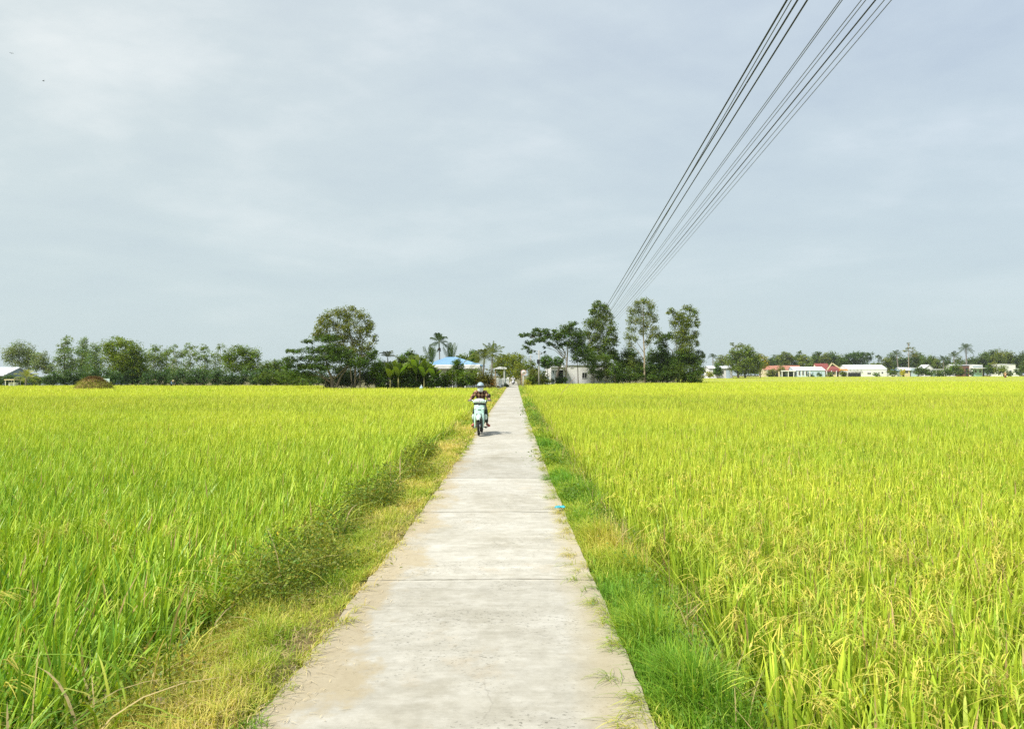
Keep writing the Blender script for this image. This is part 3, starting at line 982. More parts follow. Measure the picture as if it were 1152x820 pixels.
def crown(nb, lobes, d, ox, oz, leaf=1.5, dens=3.6, col=MIDG, v=0.22, aspect=0.55, up=0.5, droop=0.0, clump=0.3, depth=0.9, shell=0.45):
    """lobes: (px, py, rx, rz[, dy]) measured on the photograph and put at distance d; foliage as clumps of small leaves."""
    k = d / FOC
    for lb in lobes:
        px, py, rx, rz = lb[:4]
        dy = lb[4] if len(lb) > 4 else random.uniform(-0.4, 0.4) * rx * k
        c = np.array([PX(px, d) - ox, dy, PZ(py, d) - oz])
        rad = np.array([rx * k, max(rx, 3) * k * depth, rz * k])
        dens_ = dens * 2.3
        n = int(dens_ * rx * rz * 3.2 / (leaf * leaf * 0.55) * 0.75) + 12
        per = 14
        m = max(3, n // per)
        u = rng.normal(0, 1, (m, 3)); u /= np.linalg.norm(u, axis=1, keepdims=True)
        r = rng.uniform(0, 1, (m, 1)) ** shell
        # lumpy outline
        lump = 1 + 0.16 * np.sin(u[:, :1] * 5.1 + px) * np.cos(u[:, 2:] * 4.3 + py) + rng.normal(0, 0.07, (m, 1))
        cc = c + u * rad * r * lump
        cr_ = clump * min(rad[0], rad[2]) * rng.uniform(0.6, 1.5, m) + leaf * k * 0.5
        ccol = jitcol(np.array(col) * np.array([1.6, 1.5, 0.78]), m, v, 0.1)
        pos = np.repeat(cc, per, 0) + rng.normal(0, 0.55, (m * per, 3)) * np.repeat(cr_, per)[:, None] * np.array([1, 1, 0.7])
        pos[:, 2] -= droop * 0.5 * np.repeat(cr_, per) * rng.uniform(0, 1, m * per)
        lc = np.repeat(ccol, per, 0) * (1 + rng.normal(0, 0.1, (m * per, 1)))
        fc = np.repeat(u * np.array([1, 1, 0.8]) + np.array([0, 0, 0.35 + 0.3 * up]), per, 0)
        # each clump has its own facing too, so light breaks up into tufts
        fc = fc + np.repeat(rng.normal(0, 0.35, (m, 3)), per, 0)
        leaves(nb, pos, leaf * k * 1.2, np.clip(lc, 0.005, 0.6), aspect, up, droop, fc)


def limbs(mb, lobes, d, ox, oz, stem, r0, frac=0.5, every=2, twigs=True):
    """stem: world-ish (px,py) list from the ground upwards; limbs leave it towards each lobe."""
    k = d / FOC
    pts = [Vector((PX(x, d) - ox, 0, PZ(y, d) - oz)) for x, y in stem]
    if pts[0].z > 0:
        pts[0].z = 0
    n = len(pts)
    rads = [r0 * (1 - 0.75 * i / (n - 1)) for i in range(n)]
    mb.tube([pts[0] - Vector((0, 0, 0.3))] + pts, [r0 * 1.35] + rads, 9)
    top = pts[-1].z
    for lb in lobes[::every]:
        c = Vector((PX(lb[0], d) - ox, random.uniform(-0.3, 0.3) * lb[2] * k, PZ(lb[1], d) - oz))
        # leave the stem somewhat below the lobe
        want = min(top, max(pts[0].z + 0.25 * top, c.z - 0.5 * abs(c.x - pts[-1].x) - 0.12 * top))
        a, ra = pts[-1], rads[-1]
        for i in range(n - 1):
            if pts[i].z <= want <= pts[i + 1].z:
                t = (want - pts[i].z) / max(1e-6, pts[i + 1].z - pts[i].z)
                a = pts[i].lerp(pts[i + 1], t); ra = rads[i] * (1 - t) + rads[i + 1] * t
                break
        mid = a.lerp(c, 0.5) + Vector((random.uniform(-.1, .1), random.uniform(-.1, .1), 0.12 * (c - a).length))
        rr = ra * frac
        mb.tube([a, a.lerp(mid, 0.5) + Vector((0, 0, 0.02)), mid, c], [rr, rr * 0.8, rr * 0.55, rr * 0.18], 6)
        if twigs:
            for _ in range(2):
                e = c + Vector((random.uniform(-1, 1) * lb[2] * k * .8, random.uniform(-1, 1) * lb[2] * k * .6, random.uniform(-.3, 1) * lb[3] * k * .8))
                s_ = mid.lerp(c, random.uniform(0.2, 0.9))
                mb.tube([s_, s_.lerp(e, 0.5) + Vector((0, 0, 0.05)), e], [rr * .3, rr * .2, rr * .08], 4)


def tree(name, label, d, lobes, stems, base_px=None, col=MIDG, cat='tree', group=None, bark='bark', r0=0.16, leaf=1.5, dens=3.6, every=2, **kw):
    bx = base_px if base_px is not None else stems[0][0][0]
    x = PX(bx, d)
    z = gz1(x, d)
    e = empty(name, (x, d, z))
    tag(e, label, cat, group)
    mb = MB()
    for i, s in enumerate(stems):
        s = [(s[0][0], HZ + (EYE - z) * FOC / d)] + list(s[1:])
        limbs(mb, lobes if i == 0 else lobes[i::len(stems)], d, x, z, s, r0 * (1 if i == 0 else 0.75), every=every)
    mb.build('trunk', M[bark], e)
    nb = NB()
    crown(nb, lobes, d, x, z, leaf, dens, col, **kw)
    nb.build('crown', M['leaf'], e)
    return e


def bush(name, label, d, lobes, col=MIDG, cat='bush', group=None, leaf=1.5, dens=3.4, **kw):
    """Foliage down to the ground with a few stems inside."""
    bx = sum(l[0] for l in lobes) / len(lobes)
    x = PX(bx, d); z = gz1(x, d)
    e = empty(name, (x, d, z)); tag(e, label, cat, group)
    mb = MB()
    for lb in lobes:
        c = Vector((PX(lb[0], d) - x, 0, PZ(lb[1], d) - z))
        mb.tube([(c.x * 0.06, 0, -0.1), (c.x * 0.7, 0.05, c.z * 0.5), (c.x, 0, max(0.1, c.z))], [0.05, 0.04, 0.015], 5)
    mb.build('stem', M['bark'], e)
    nb = NB()
    crown(nb, lobes, d, x, z, leaf, dens, col, **kw)
    nb.build('foliage', M['leaf'], e)
    return e


def frond(nb, root, az, el, length, width, col, sag=0.9, pairs=16, leaflet_droop=0.5, vshape=0.35, fat=0.36):
    """A pinnate frond: an arching rachis with leaflets on both sides."""
    t = np.linspace(0, 1, 9)
    h = np.array([math.cos(az), math.sin(az), 0])
    r = length * (math.cos(el) * t * (1 - 0.1 * t))
    z = length * (math.sin(el) * t - sag * 0.55 * t ** 2.1)
    P = root[None, :] + h[None, :] * r[:, None] + np.array([0, 0, 1.0])[None, :] * z[:, None]
    sd = np.array([-h[1], h[0], 0])
    # rachis
    blades_path(nb, P, sd, width * 0.05, np.array(col) * 1.2)
    tt = np.linspace(0.1, 0.99, pairs)
    for s_ in (-1, 1):
        Q = np.stack([np.interp(tt, t, P[:, i]) for i in range(3)], 1)
        ln = width * (0.35 + 0.65 * np.sin(np.clip(tt * 1.02, 0, 1) * PI) ** 0.7) * rng.uniform(0.85, 1.1, pairs)
        tang = np.gradient(Q, axis=0); tang /= np.linalg.norm(tang, axis=1, keepdims=True)
        dirv = sd[None, :] * s_ * 0.85 + tang * 0.55 + np.array([0, 0, vshape - 0.2])[None, :]
        dirv /= np.linalg.norm(dirv, axis=1, keepdims=True)
        mid = Q + dirv * ln[:, None] * 0.55
        tip = Q + dirv * ln[:, None] + np.array([0, 0, -1.0])[None, :] * (ln * leaflet_droop)[:, None]
        wv = tang * (length / pairs * fat)
        V = np.stack([Q - wv * 0.4, mid - wv * 0.6, tip, mid + wv * 0.6, Q + wv * 0.4], 1)
        c = jitcol(col, pairs, 0.15, 0.06)
        lp = (np.arange(pairs) * 5)[:, None] + np.array([[0, 1, 2, 3, 4]])
        nb.put(V, np.repeat(c[:, None, :], 5, 1), lp, np.full(pairs, 5))


def blades_path(nb, P, sd, w, col):
    n = len(P)
    ww = w * np.linspace(1, 0.3, n)[:, None]
    V = np.concatenate([P - sd * ww * .5, P + sd * ww * .5])
    lp = np.array([[i, i + 1, n + i + 1, n + i] for i in range(n - 1)])
    nb.put(V, np.tile(np.array(col)[None, :], (2 * n, 1)), lp, np.full(n - 1, 4))


def palm(name, label, d, base_px, top, r_px, fronds=16, col=MIDG, kind='coconut', group=None, lean=0.0, r0=0.13, cat='palm tree', bark='palm_bark', width=None, up=(0.1, 1.25), sag=0.9):
    """top: (px, py) of the crown's heart; r_px: frond length on the picture."""
    x = PX(base_px, d); z = gz1(x, d)
    e = empty(name, (x, d, z)); tag(e, label, cat, group)
    T = Vector((PX(top[0], d) - x, 0, PZ(top[1], d) - z))
    mb = MB()
    pts = [Vector((0, 0, -0.2))]
    for t in (0.0, 0.15, 0.35, 0.6, 0.8, 1.0):
        pts.append(Vector((T.x * t ** 1.6 + lean * math.sin(t * PI), 0, T.z * t)))
    mb.tube(pts, [r0 * 1.6, r0 * 1.4, r0 * 1.05, r0, r0 * .95, r0 * .85, r0 * 0.8], 9)
    mb.build('trunk', M[bark], e)
    nb = NB()
    k = d / FOC
    root = np.array([T.x, 0, T.z])
    ln = r_px * k * 1.2
    for i in range(fronds):
        az = 2.399 * i + random.uniform(-.2, .2)
        el = up[0] + (up[1] - up[0]) * ((i + 0.5) / fronds) + random.uniform(-.12, .12)
        frond(nb, root + np.array([math.cos(az) * .08, math.sin(az) * .08, 0]), az, el, ln * random.uniform(.85, 1.12), width or ln * 0.3, np.array(col) * random.uniform(.8, 1.2), sag, fat=0.75 if kind == 'areca' else 0.4)
    if kind == 'areca':
        m2 = MB()
        m2.tube([root + np.array([0, 0, -1.1]), root + np.array([0, 0, -.5]), root + np.array([0, 0, .15])], [r0 * .85, r0 * 1.15, r0 * .6], 9)
        m2.build('crownshaft', plain('green_crownshaft', (0.12, 0.16, 0.05), 0.6), e)
        cl = MB()
        for q in range(14):
            a = q * 2.4
            cl.tube([(T.x, 0, T.z - 1.0), (T.x + math.cos(a) * .16, math.sin(a) * .16, T.z - 1.1 - .05 * (q % 5)), (T.x + math.cos(a) * .26, math.sin(a) * .26, T.z - 1.3 - .1 * (q % 5))], [.03, .07, .05], 6)
        cl.build('nut_cluster', plain('dark_nut', (0.06, 0.045, 0.025), 0.7), e)
    elif kind == 'coconut':
        cl = MB()
        for q in range(7):
            a = q * 0.9
            cl.tube([(T.x, 0, T.z - .05), (T.x + math.cos(a) * .2, math.sin(a) * .2, T.z - .16 - .05 * (q % 3)), (T.x + math.cos(a) * .26, math.sin(a) * .26, T.z - .4 - .05 * (q % 3))], [.03, .12, .07], 7)
        cl.build('nut_cluster', plain('green_nut', (0.16, 0.17, 0.04), 0.5), e)
    nb.build('crown', M['leaf'], e)
    return e


def banana(label, d, base_px, top_py, nleaf=12, group='banana plants in the hedge before the blue roofed house', col=(0.11, 0.175, 0.026), spread=1.0):
    x = PX(base_px, d); z = gz1(x, d)
    e = empty('banana_plant', (x, d, z)); tag(e, label, 'banana plant', group)
    Ht = PZ(top_py, d) - z
    st = Ht * 0.42
    mb = MB()
    mb.tube([(0, 0, -.15), (0.02, 0, st * .5), (0.0, 0.03, st)], [.13, .1, .06], 9)
    mb.build('stem', plain('banana_stem', (0.24, 0.22, 0.08), 0.7, var=0.25), e)
    nb = NB()
    t = np.linspace(0, 1, 9)
    for i in range(nleaf):
        az = 2.399 * i + random.uniform(-.4, .4)
        el = 0.8 + 0.72 * (i / nleaf) + random.uniform(-.12, .12)
        ln = Ht * 0.7 * random.uniform(.75, 1.15)
        h = np.array([math.cos(az), math.sin(az), 0]); sd = np.array([-h[1], h[0], 0])
        r = ln * math.cos(el) * t * 1.1 * spread
        zz = ln * (math.sin(el) * t - 0.34 * t ** 2.4)
        P = np.array([0, 0, st * .96])[None] + h[None] * r[:, None] + np.array([0, 0, 1.])[None] * zz[:, None]
        w = 0.36 * np.sin(np.clip(t * .93 + .05, 0, 1) * PI) ** .55
        w[0] = .02
        c = np.array(col) * random.uniform(.75, 1.3) * np.array([1 + random.uniform(-.1, .25), 1, 1])
        for s_ in (-1, 1):
            E = P + sd[None] * s_ * w[:, None] + np.array([0, 0, .1])[None] * w[:, None] * random.uniform(-.8, 1)
            V = np.concatenate([P, E])
            n = len(t)
            lp = np.array([[q, q + 1, n + q + 1, n + q] for q in range(n - 1)])
            nb.put(V, np.tile(c[None], (2 * n, 1)), lp, np.full(n - 1, 4))
    nb.build('leaf', M['leaf'], e)
    nb_obj = e
    return nb_obj


# ---- far left tree line
LG = 'trees in the hazy line along the far left edge of the paddy'  # paler leaf colours along this line have the haze mixed in
tree('feathery_tree', 'grey green feathery tree behind the white shed roof, far left of the tree line', 180, [(10, 398, 9, 11), (21, 392, 9, 11), (31, 396, 8, 11), (38, 402, 6, 9), (22, 407, 16, 9)], [[(22, 430), (22, 412), (21, 396)], [(32, 430), (32, 400)]], col=GRYG, group=LG, leaf=1.3, dens=2.6)
tree('small_tree', 'small grey green tree between the feathery tree and the tall airy tree', 172, [(47, 402, 7, 8), (44, 410, 8, 8), (52, 411, 7, 8), (58, 416, 8, 7)], [[(48, 430), (48, 404)]], col=GRYG, group=LG, leaf=1.3, dens=2.8, r0=.1)
tree('tall_airy_tree', 'tall airy tree with thin crown, tallest left of the broad yellowish tree', 142, [(73, 383, 6, 6), (68, 392, 6, 7), (77, 396, 7, 8), (67, 405, 7, 9), (77, 409, 9, 12), (70, 418, 10, 10)], [[(72, 430), (72, 405), (73, 385)]], col=(0.11, 0.165, 0.085), group=LG, leaf=1.3, dens=2.1)
tree('tall_airy_tree', 'airy tree with a rounded top rising just right of the tallest thin tree', 146, [(93, 384, 6, 6), (89, 393, 8, 8), (95, 398, 7, 9), (88, 408, 9, 10), (96, 414, 10, 12)], [[(92, 430), (92, 405), (93, 386)]], col=(0.105, 0.165, 0.085), group=LG, leaf=1.3, dens=2.2)
tree('airy_tree', 'lower airy tree squeezed against the left side of the broad yellowish tree', 140, [(106, 391, 7, 7), (102, 402, 8, 9), (110, 408, 8, 12), (104, 418, 10, 10)], [[(106, 430), (106, 410), (106, 394)]], col=(0.1, 0.16, 0.075), group=LG, leaf=1.3, dens=2.4)
tree('broad_tree', 'broad yellowish green tree, widest crown of the far left tree line', 133, [(122, 391, 8, 9), (136, 386, 12, 8), (150, 391, 11, 9), (128, 402, 14, 11), (144, 404, 15, 13), (157, 404, 10, 11), (136, 416, 18, 11), (153, 418, 14, 10)], [[(136, 431), (137, 412), (138, 392)], [(128, 431), (126, 400)], [(148, 431), (149, 400)]], col=(0.11, 0.16, 0.028), group=LG, leaf=1.4, dens=3.4)
ROWL = [
    (172, 141, [(174, 391, 7, 5), (168, 401, 8, 8), (179, 402, 8, 9), (172, 414, 11, 11)], 2.0, 'sparse tree with open crown standing against the right side of the broad yellowish tree'),
    (186, 144, [(187, 396, 6, 6), (184, 406, 7, 9), (189, 417, 10, 10)], 2.2, 'low thin tree above the blue clad field worker'),
    (198, 139, [(194, 392, 6, 5), (202, 398, 7, 7), (196, 405, 7, 7), (199, 416, 10, 10)], 1.5, 'see-through tree with sky showing between its twigs, just right of the field worker'),
    (213, 143, [(213, 389, 8, 4), (208, 396, 5, 5), (218, 398, 6, 6), (211, 407, 9, 7), (212, 418, 10, 9)], 1.6, 'sparse flat topped tree midway along the far left line'),
    (229, 140, [(229, 392, 7, 5), (224, 401, 6, 7), (232, 403, 6, 8), (228, 416, 11, 10)], 1.8, 'thin tree with tufted top between the flat topped tree and the round dense one'),
    (246, 143, [(248, 390, 6, 4), (241, 398, 6, 5), (249, 402, 6, 7), (243, 409, 8, 7), (246, 419, 10, 9)], 1.6, 'pale stemmed sparse tree directly left of the dense round tree'),
]
for bx, d, lobes, dn, lab in ROWL:
    tree('sparse_tree', lab, d, lobes, [[(bx, 431), (bx + 1, 410), (lobes[0][0], lobes[0][1] + 2)], [(bx - 5, 431), (bx - 4, 403)]], col=(0.11, 0.165, 0.06), group=LG, leaf=1.2, dens=dn, r0=.09, bark='pale_bark')
tree('round_tree', 'dense round green tree at the right end of the far left line', 136, [(258, 400, 8, 9), (272, 396, 12, 8), (284, 401, 10, 10), (264, 411, 13, 9), (281, 414, 14, 9)], [[(272, 431), (272, 412), (273, 400)], [(262, 431), (260, 404)]], col=(0.085, 0.135, 0.022), group=LG, leaf=1.4, dens=3.6)
tree('low_tree', 'low spreading tree between the dense round tree and the big flame tree', 134, [(300, 411, 12, 6), (311, 410, 8, 6), (298, 419, 13, 8), (314, 418, 10, 8), (322, 408, 7, 6)], [[(304, 431), (304, 412)]], col=(0.075, 0.12, 0.022), group=LG, leaf=1.4, dens=3.2, r0=.1)
UL = 'dark undergrowth bushes under the far left tree line'  # bluish haze tint is put into the undergrowth's leaf colour
for i in range(22):
    px = 58 + i * 14.2 + random.uniform(-2, 2)
    bush('undergrowth_bush', 'dark undergrowth bush at the foot of the far left tree line', random.uniform(128, 133), [(px - 4, 424 + random.uniform(-1, 2), 6, 6), (px + 4, 422 + random.uniform(-2, 2), 7, 8), (px, 429, 9, 4)], col=(0.045, 0.09, 0.045), group=UL, leaf=1.5, dens=2.8)
bush('shrub', 'dark green shrub at the extreme left edge beside the small palm', 128, [(4, 428, 9, 5), (12, 425, 6, 5), (20, 430, 7, 4)], col=DKG, leaf=1.5)
bush('shrub', 'low green shrub hiding the foot of the white roofed shed', 130, [(24, 428, 7, 5), (36, 427, 7, 6), (46, 428, 7, 5)], col=MIDG, leaf=1.5)
palm('small_palm', 'small yellow green palm in front of the white shed at far left', 126, 29, (29, 424), 13, 15, col=(0.26, 0.28, 0.05), kind='plain', r0=.16, width=.55, up=(0.0, 1.4), sag=0.7)

for px, py, rx, rz in ((297, 424, 9, 7), (309, 422, 9, 8), (321, 421, 9, 8), (333, 424, 9, 7), (345, 424, 9, 7), (318, 427, 14, 4), (340, 428, 12, 4)):
    bush('gap_bush', 'green bush filling the gap between the low tree and the wide flame tree', random.uniform(118, 126), [(px, py, rx, rz), (px + 3, py + 4, rx, rz * .6)], col=(0.06, 0.1, 0.022), group='bushes between the far left line and the flame tree', leaf=1.5, dens=2.6)
# ---- the big cluster left of the blue roofed house
tree('flame_tree', 'wide flame tree with flat layered dark branches left of the banana hedge', 97,
     [(347, 384, 9, 2.6), (366, 380, 16, 4.5), (333, 395, 12, 3), (356, 393, 20, 4.5), (328, 404, 11, 3.5), (350, 403, 18, 4.5), (372, 392, 16, 6), (372, 402, 18, 6), (323, 412, 9, 4), (338, 412, 12, 5), (386, 398, 14, 7), (352, 412, 16, 5), (368, 412, 14, 5), (394, 407, 13, 7), (331, 420, 8, 5), (346, 421, 9, 5), (409, 408, 11, 8), (417, 401, 8, 6), (421, 396, 4, 4)],
     [[(374, 437), (373, 424), (368, 414), (366, 400)], [(376, 437), (384, 422), (396, 408)]], col=(0.045, 0.085, 0.018), r0=.24, leaf=1.5, dens=4.0, up=1.4, every=3)
tree('round_tree', 'tall round crowned tree towering above the flame tree left of the house', 100,
     [(362, 364, 6, 8), (368, 358, 9, 8), (380, 352, 11, 6), (394, 348, 10, 5), (390, 355, 9, 7), (405, 356, 8, 8), (414, 363, 6, 9), (362, 373, 9, 7), (376, 366, 12, 8), (392, 366, 11, 9), (407, 371, 9, 8), (414, 376, 4, 7), (370, 380, 12, 7), (386, 379, 12, 9), (402, 384, 9, 9), (416, 388, 5, 5), (380, 391, 14, 8), (398, 394, 11, 8), (412, 392, 6, 5), (356, 376, 6, 6), (418, 367, 4, 6), (421, 380, 4, 6), (374, 399, 12, 8), (408, 400, 9, 8)],
     [[(399, 437), (400, 415), (396, 385), (390, 358)], [(396, 437), (394, 410), (384, 378)], [(405, 437), (405, 410), (408, 378)]], col=(0.105, 0.13, 0.026), r0=.15, leaf=1.5, dens=2.4, bark='pale_bark', clump=0.36)
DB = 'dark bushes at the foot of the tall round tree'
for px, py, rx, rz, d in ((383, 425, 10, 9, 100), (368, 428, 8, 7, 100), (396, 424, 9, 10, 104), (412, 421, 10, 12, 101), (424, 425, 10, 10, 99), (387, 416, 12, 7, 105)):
    bush('dark_bush', 'dark bush at the foot of the tall round tree', d, [(px, py, rx, rz), (px + 4, py + 5, rx * .8, rz * .6)], col=(0.03, 0.055, 0.016), group=DB, leaf=1.6)
bush('tall_shrub', 'bright green tall shrub left of the drooping small palm', 98, [(424, 411, 6, 10), (428, 420, 8, 10), (420, 415, 6, 8)], col=(0.085, 0.15, 0.024), leaf=1.5)
palm('drooping_palm', 'slim palm with drooping arched fronds beside the white gap in the hedge', 102, 436, (436, 402), 13, 11, col=(0.11, 0.13, 0.03), kind='plain', r0=.07, width=.5, up=(0.55, 1.5), sag=1.0)
for bx, ty, lab in ((439, 407, 'short banana plant under the drooping slim palm'), (448, 402, 'broad leaved banana plant left of the dark pawpaw tree'), (458, 404, 'banana plant with a reddish stem in the middle of the hedge'), (468, 398, 'tall banana plant touching the left end of the blue roof'),
                    (477, 403, 'yellowish banana plant in front of the white eave'), (488, 409, 'low banana plant at the left front corner of the blue roofed house'), (432, 413, 'small banana plant at the left end of the hedge')):
    banana(lab, 97.5 + random.uniform(-.5, 2.5), bx, ty - 3, 12)
for bx, ty, lab in ((443, 404, 'leafy banana plant second from the left end of the hedge'), (453, 407, 'low banana plant with split leaves half hidden by the tall ones'), (464, 405, 'pale green banana plant under the dark pawpaw tree'), (482, 404, 'banana plant leaning against the white fascia of the blue house'), (472, 408, 'short dark banana plant before the left end of the house')):
    banana(lab, 98.5 + random.uniform(-.5, 1.5), bx, ty - 3, 12)
HT = 'tall leafy shrubs behind the banana plants'
for px, py, rx, rz in ((431, 412, 6, 7), (443, 413, 8, 7), (455, 412, 8, 8), (467, 411, 8, 8), (478, 412, 6, 7), (449, 418, 12, 7), (468, 419, 12, 7), (452, 405, 6, 6), (466, 404, 6, 6), (476, 405, 5, 6), (458, 411, 9, 8)):
    bush('tall_shrub', 'tall leafy shrub filling the hedge behind the banana plants', 102, [(px, py, rx, rz), (px + 2, py + 9, rx, rz)], col=(0.07, 0.115, 0.022), group=HT, leaf=1.5)
tree('pawpaw_tree', 'dark leafed pawpaw tree above the banana plants', 104, [(460, 398, 6, 5), (466, 402, 5, 5), (455, 402, 5, 5), (461, 408, 7, 6)], [[(461, 436), (461, 400)]], col=DKG, r0=.09, leaf=1.6)
HB = 'hedge bushes along the front of the blue roofed house'
for i, (px, py, rx, rz, cc) in enumerate(((433, 429, 9, 7, DKG), (447, 428, 9, 8, MIDG), (462, 427, 9, 9, DKG), (475, 428, 9, 8, (0.04, 0.05, 0.018)), (488, 427, 8, 9, DKG), (500, 426, 9, 8, MIDG), (508, 421, 6, 7, MIDG), (522, 424, 8, 9, (0.07, 0.12, 0.02)), (534, 423, 8, 10, (0.09, 0.13, 0.022)), (546, 424, 8, 9, (0.08, 0.085, 0.022)), (553, 431, 5, 4, (0.16, 0.1, 0.03)))):
    bush('hedge_bush', 'leafy hedge bush between the paddy and the blue roofed house', 97.6 + random.uniform(0, 2.5), [(px, py, rx, rz), (px - 4, py + 5, rx * .8, rz * .5), (px + 4, py + 5, rx * .8, rz * .5)], col=cc, group=HB, leaf=1.5)
tree('young_tree', 'small young tree with oval crown in front of the white eave of the blue roof', 99, [(514, 406, 4, 5), (512, 411, 5, 5), (517, 412, 5, 5), (515, 418, 5, 5)], [[(515, 437), (515, 408)]], col=(0.06, 0.11, 0.02), r0=.05, leaf=1.5)
palm('areca_palm', 'tall slender palm with a dark crown highest above the blue roof', 122, 495, (494, 384), 9, 9, col=(0.05, 0.085, 0.02), kind='areca', r0=.1, width=1.1, up=(-0.55, 1.5), sag=.3)
palm('young_palm', 'upright bushy palm left of the tallest slender palm', 116, 485, (485, 409), 18, 11, col=(0.09, 0.13, 0.026), kind='plain', r0=.09, width=.7, up=(1.05, 1.55), sag=.14)
palm('young_palm', 'upright bushy palm behind the ridge of the blue roof', 122, 507, (507, 409), 21, 11, col=(0.085, 0.125, 0.025), kind='plain', r0=.09, width=.7, up=(1.1, 1.56), sag=.12)
tree('tree_top', 'low tree behind the right slope of the blue roof', 126, [(520, 402, 7, 4), (528, 404, 6, 4), (535, 404, 5, 5)], [[(526, 434), (526, 406)]], col=(0.08, 0.12, 0.022), cat='tree', leaf=1.4, r0=.09)
tree('bright_tree', 'small leafy tree right of the blue roof ridge below the coconut palm', 124, [(532, 397, 5, 4), (535, 402, 5, 5), (530, 406, 5, 5)], [[(533, 434), (533, 400)]], col=(0.06, 0.11, 0.02), leaf=1.4, r0=.08)
palm('drooping_palm', 'young coconut palm with long fronds hanging over the right eave of the blue house', 104, 543, (545, 404), 22, 17, col=(0.12, 0.145, 0.03), kind='plain', r0=.12, width=.8, up=(0.0, 1.4), sag=1.0)
palm('coconut_palm', 'coconut palm with upright feathery crown behind the white porch', 126, 553, (554, 398), 15, 14, col=(0.11, 0.145, 0.032), r0=.13, width=.85, up=(0.1, 1.45), sag=.4)
YG = 'yellow green trees behind the porch at the end of the path'
for bx, d, lobes in ((565, 134, [(563, 402, 7, 6), (568, 408, 8, 8), (560, 412, 8, 8), (566, 420, 9, 8)]), (577, 150, [(574, 404, 7, 6), (580, 410, 7, 8), (573, 416, 8, 9), (580, 421, 7, 6)]), (586, 145, [(584, 403, 6, 6), (588, 412, 7, 8), (583, 419, 7, 8)])):
    tree('leafy_tree', 'yellow green leafy tree closing the view at the end of the path', d, lobes, [[(bx, 433), (bx, 412)]], col=(0.125, 0.16, 0.03), group=YG, leaf=1.4, dens=3.0, r0=.1)
tree('narrow_tree', 'dark narrow tree among the yellow green trees beyond the porch', 152, [(579, 402, 3, 5), (578, 409, 4, 6)], [[(579, 433), (579, 404)]], col=(0.055, 0.09, 0.02), leaf=1.4, r0=.07)

# ---- right of the path, round the white house
RB = 'garden bushes round the sign and the pole'
for px, py, rx, rz, cc, d in ((597, 413, 7, 8, (0.1, 0.14, 0.028), 138), (601, 424, 7, 8, (0.075, 0.09, 0.02), 126), (610, 424, 8, 8, (0.06, 0.08, 0.02), 130), (597, 427, 6, 5, (0.06, 0.1, 0.02), 124)):
    bush('garden_bush', 'garden bush in the planting between the round sign and the white house', d, [(px, py, rx, rz), (px + 3, py + 5, rx * .8, rz * .6)], col=cc, group=RB, leaf=1.5)
bush('clipped_bush', 'small round clipped yellow green bush at the foot of the sign', 116, [(593, 431, 4.6, 3.8)], col=(0.26, 0.27, 0.04), leaf=1.0, dens=4.5, shell=.25, clump=.12, depth=1.0)
tree('clipped_tree', 'dark clipped ball tree, larger of the pair before the grey roof', 136, [(616, 407, 8.3, 7.3), (612, 410, 5, 5)], [[(616, 431), (616, 410)]], col=(0.045, 0.095, 0.018), leaf=1.3, dens=4.4, shell=.3, clump=.16, r0=.09)
tree('clipped_tree', 'dark clipped tree, smaller of the pair, behind the leaning trunk', 137, [(628, 407, 6.5, 6.2)], [[(628, 431), (628, 410)]], col=(0.045, 0.1, 0.018), leaf=1.3, dens=4.2, shell=.3, clump=.16, r0=.08)
bush('porch_bush', 'dark green rounded bush in front of the doorway of the white house', 137, [(628, 428, 5, 4), (634, 427, 4, 5), (621, 429, 3, 3)], col=(0.035, 0.075, 0.018), leaf=1.4)
tree('flame_tree', 'flame tree with a leaning forked trunk and flat crown over the white house', 138,
     [(589, 377, 7, 2.6), (600, 377, 9, 4), (611, 373, 9, 4.5), (604, 371, 6, 2.5), (617, 378, 6, 4), (597, 385, 8, 3.5), (606, 383, 7, 3), (592, 391, 5, 3), (597, 396, 6, 2), (613, 391, 3, 1.6), (613, 396, 2, 1), (626, 380, 7, 6), (624, 372, 4, 3), (612, 381, 6, 4), (619, 387, 5, 3), (628, 388, 6, 4), (637, 371, 8, 6), (644, 365, 7, 4), (632, 377, 8, 6), (645, 375, 10, 8), (653, 380, 6, 8), (640, 386, 8, 5), (648, 390, 8, 7)],
     [[(626, 431), (627, 420), (631, 409), (636, 399), (634, 393), (624, 383)], [(636, 399), (639, 390), (645, 376)]], base_px=626, col=(0.045, 0.085, 0.018), r0=.24, leaf=1.5, dens=3.6, up=1.3, bark='palm_bark', every=3)
tree('slim_tree', 'slim dark stemmed tree standing against the white wall', 139, [(652, 386, 8, 8), (657, 395, 8, 8), (648, 398, 8, 7), (661, 404, 7, 7), (650, 406, 7, 4)], [[(650.5, 431), (650, 415), (648.5, 400)]], col=(0.05, 0.09, 0.022), r0=.11, leaf=1.4, dens=2.6)
tree('tall_tree', 'tall dense tree with a narrow pointed crown right of the white house', 150,
     [(672, 343, 6, 5), (680, 347, 6, 7), (667, 350, 4, 6), (674, 355, 8, 8), (685, 359, 6, 8), (664, 364, 7, 7), (675, 368, 9, 8), (688, 371, 7, 9), (692, 382, 4, 7), (661, 376, 5, 6), (670, 380, 9, 8), (682, 384, 8, 8), (666, 391, 8, 7), (677, 395, 9, 8), (689, 396, 6, 7), (672, 405, 9, 7), (683, 408, 8, 8)],
     [[(680, 431), (680, 410), (679, 380), (676, 350)], [(676, 431), (675, 405), (670, 370)], [(684, 431), (685, 400)]], col=(0.075, 0.115, 0.026), r0=.17, leaf=1.35, dens=3.6, droop=.35)
